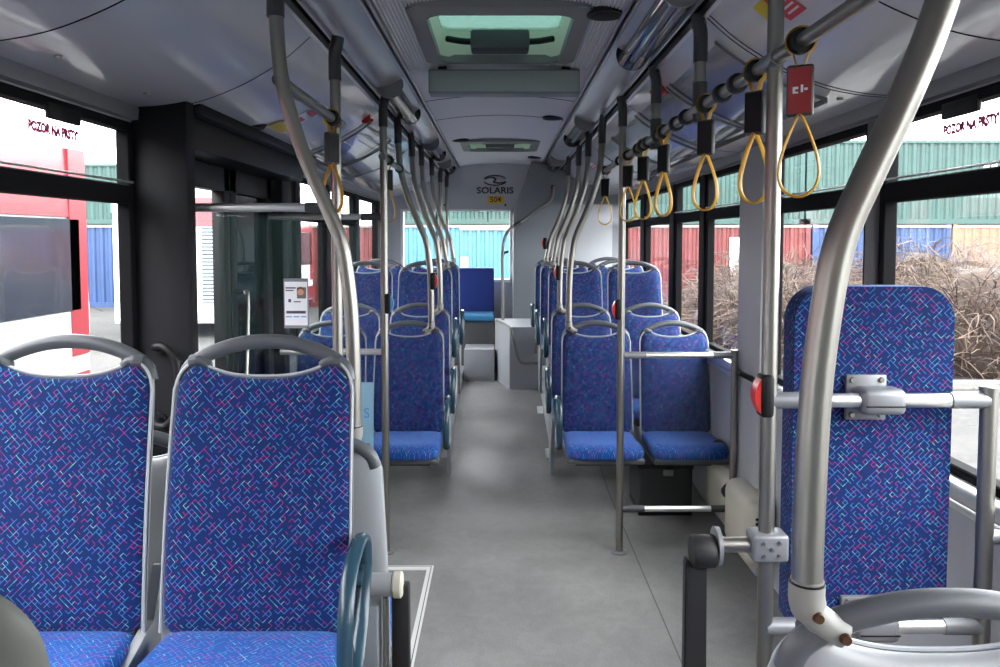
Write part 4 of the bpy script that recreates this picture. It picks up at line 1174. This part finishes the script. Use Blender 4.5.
def mound_mesh():
    bm = B(); bmesh.ops.create_icosphere(bm, subdivisions=4, radius=1)
    for v in bm.verts:
        k = 1 + .16*noise.noise(v.co*2.3) + .08*noise.noise(v.co*7); v.co = Vector((v.co.x*1.25*k, v.co.y*.95*k, max(-.02, v.co.z)*1.35*k))
    me = bpy.data.meshes.new('undergrowth'); bm.to_mesh(me); bm.free(); me.shade_smooth(); me.materials.append(M['straw2']); return me
M['straw2'] = mat('dry_undergrowth', (0.0365, 0.0234, 0.0156), .9, var=.5, vscale=6, bump=1, bscale=40)
mm = mound_mesh()
spots = [(7.9, 12.3, 1.0, 'big dry straw-coloured bush beyond the near right window'), (12.0, 13.8, 1.0, 'dry bush below the orange container'),
         (4.6, 13.6, .9, 'dry bush left of the biggest one, right of the bus'), (6.0, 16.9, 1.0, 'dry bush seen behind the third right window'),
         (2.4, 17.5, .8, 'small dry bush seen past the middle right seats'), (9.6, 17.0, 1.1, 'farther dry bush at the right edge'),
         (-11.6, 15.4, 1.2, 'dry bush before the blue container on the left'), (-3.0, 20.0, .75, 'dry bush left of the light blue container')]
for i, (x, y, sc, lab) in enumerate(spots):
    t = thing('dry_bush', lab, 'bush', (x, y, GZ), i*1.1, 'dry bushes outside'); t.scale = (sc*1.15, sc*1.15, sc*1.12)
    o = bpy.data.objects.new('twigs', bms[i % 2]); COL.objects.link(o); o.parent = t
    o = bpy.data.objects.new('undergrowth', mm); COL.objects.link(o); o.parent = t
bm = B(); box(bm, 3.0, 16, 10.55, 10.75, GZ-.02, GZ+.10, .02, 1)
tag(finish(bm, 'kerb', 'kerb'), 'grey concrete kerb at the edge of the gravel yard', 'kerb', kind='structure')

# ------------------------------------------------------------------ light and camera
W = bpy.data.worlds.new('sky'); S.world = W; W.use_nodes = True
n = W.node_tree.nodes; l = W.node_tree.links
bg = n['Background']; bg.inputs['Strength'].default_value = 13.0
tc = n.new('ShaderNodeTexCoord'); t = n.new('ShaderNodeTexNoise'); t.inputs['Scale'].default_value = 1.5; t.inputs['Detail'].default_value = 4
l.new(tc.outputs['Generated'], t.inputs[0])
r = n.new('ShaderNodeValToRGB'); r.color_ramp.elements[0].color = (.90, .94, 1, 1); r.color_ramp.elements[1].color = (1, 1, 1, 1)
l.new(t.outputs[0], r.inputs[0]); l.new(r.outputs[0], bg.inputs[0])
sun = bpy.data.lights.new('sun', 'SUN'); sun.energy = 2.0; sun.angle = math.radians(25); sun.color = (1, .96, .9)
so = bpy.data.objects.new('sun', sun); COL.objects.link(so); so.rotation_euler = (math.radians(38), math.radians(28), 0)

cam = bpy.data.cameras.new('camera'); co = bpy.data.objects.new('camera', cam); COL.objects.link(co)
pitch = 3.0; F = 766
co.location = (0, 0, HC); co.rotation_euler = (math.radians(90-pitch), 0, 0)
cam.sensor_width = 36; cam.lens = F*36/1000; cam.clip_start = .05; cam.clip_end = 200
cam.shift_y = -(333.5 - (240 + F*math.tan(math.radians(pitch))))/1000
S.camera = co
S.view_settings.view_transform = 'Standard'; S.view_settings.look = 'None'; S.view_settings.gamma = 1
S.view_settings.use_curve_mapping = False; S.view_settings.exposure = 0.28
S.cycles.max_bounces = 10; S.cycles.diffuse_bounces = 6; S.cycles.transparent_max_bounces = 16
S.cycles.sample_clamp_indirect = 8
S.cycles.caustics_reflective = False; S.cycles.caustics_refractive = False
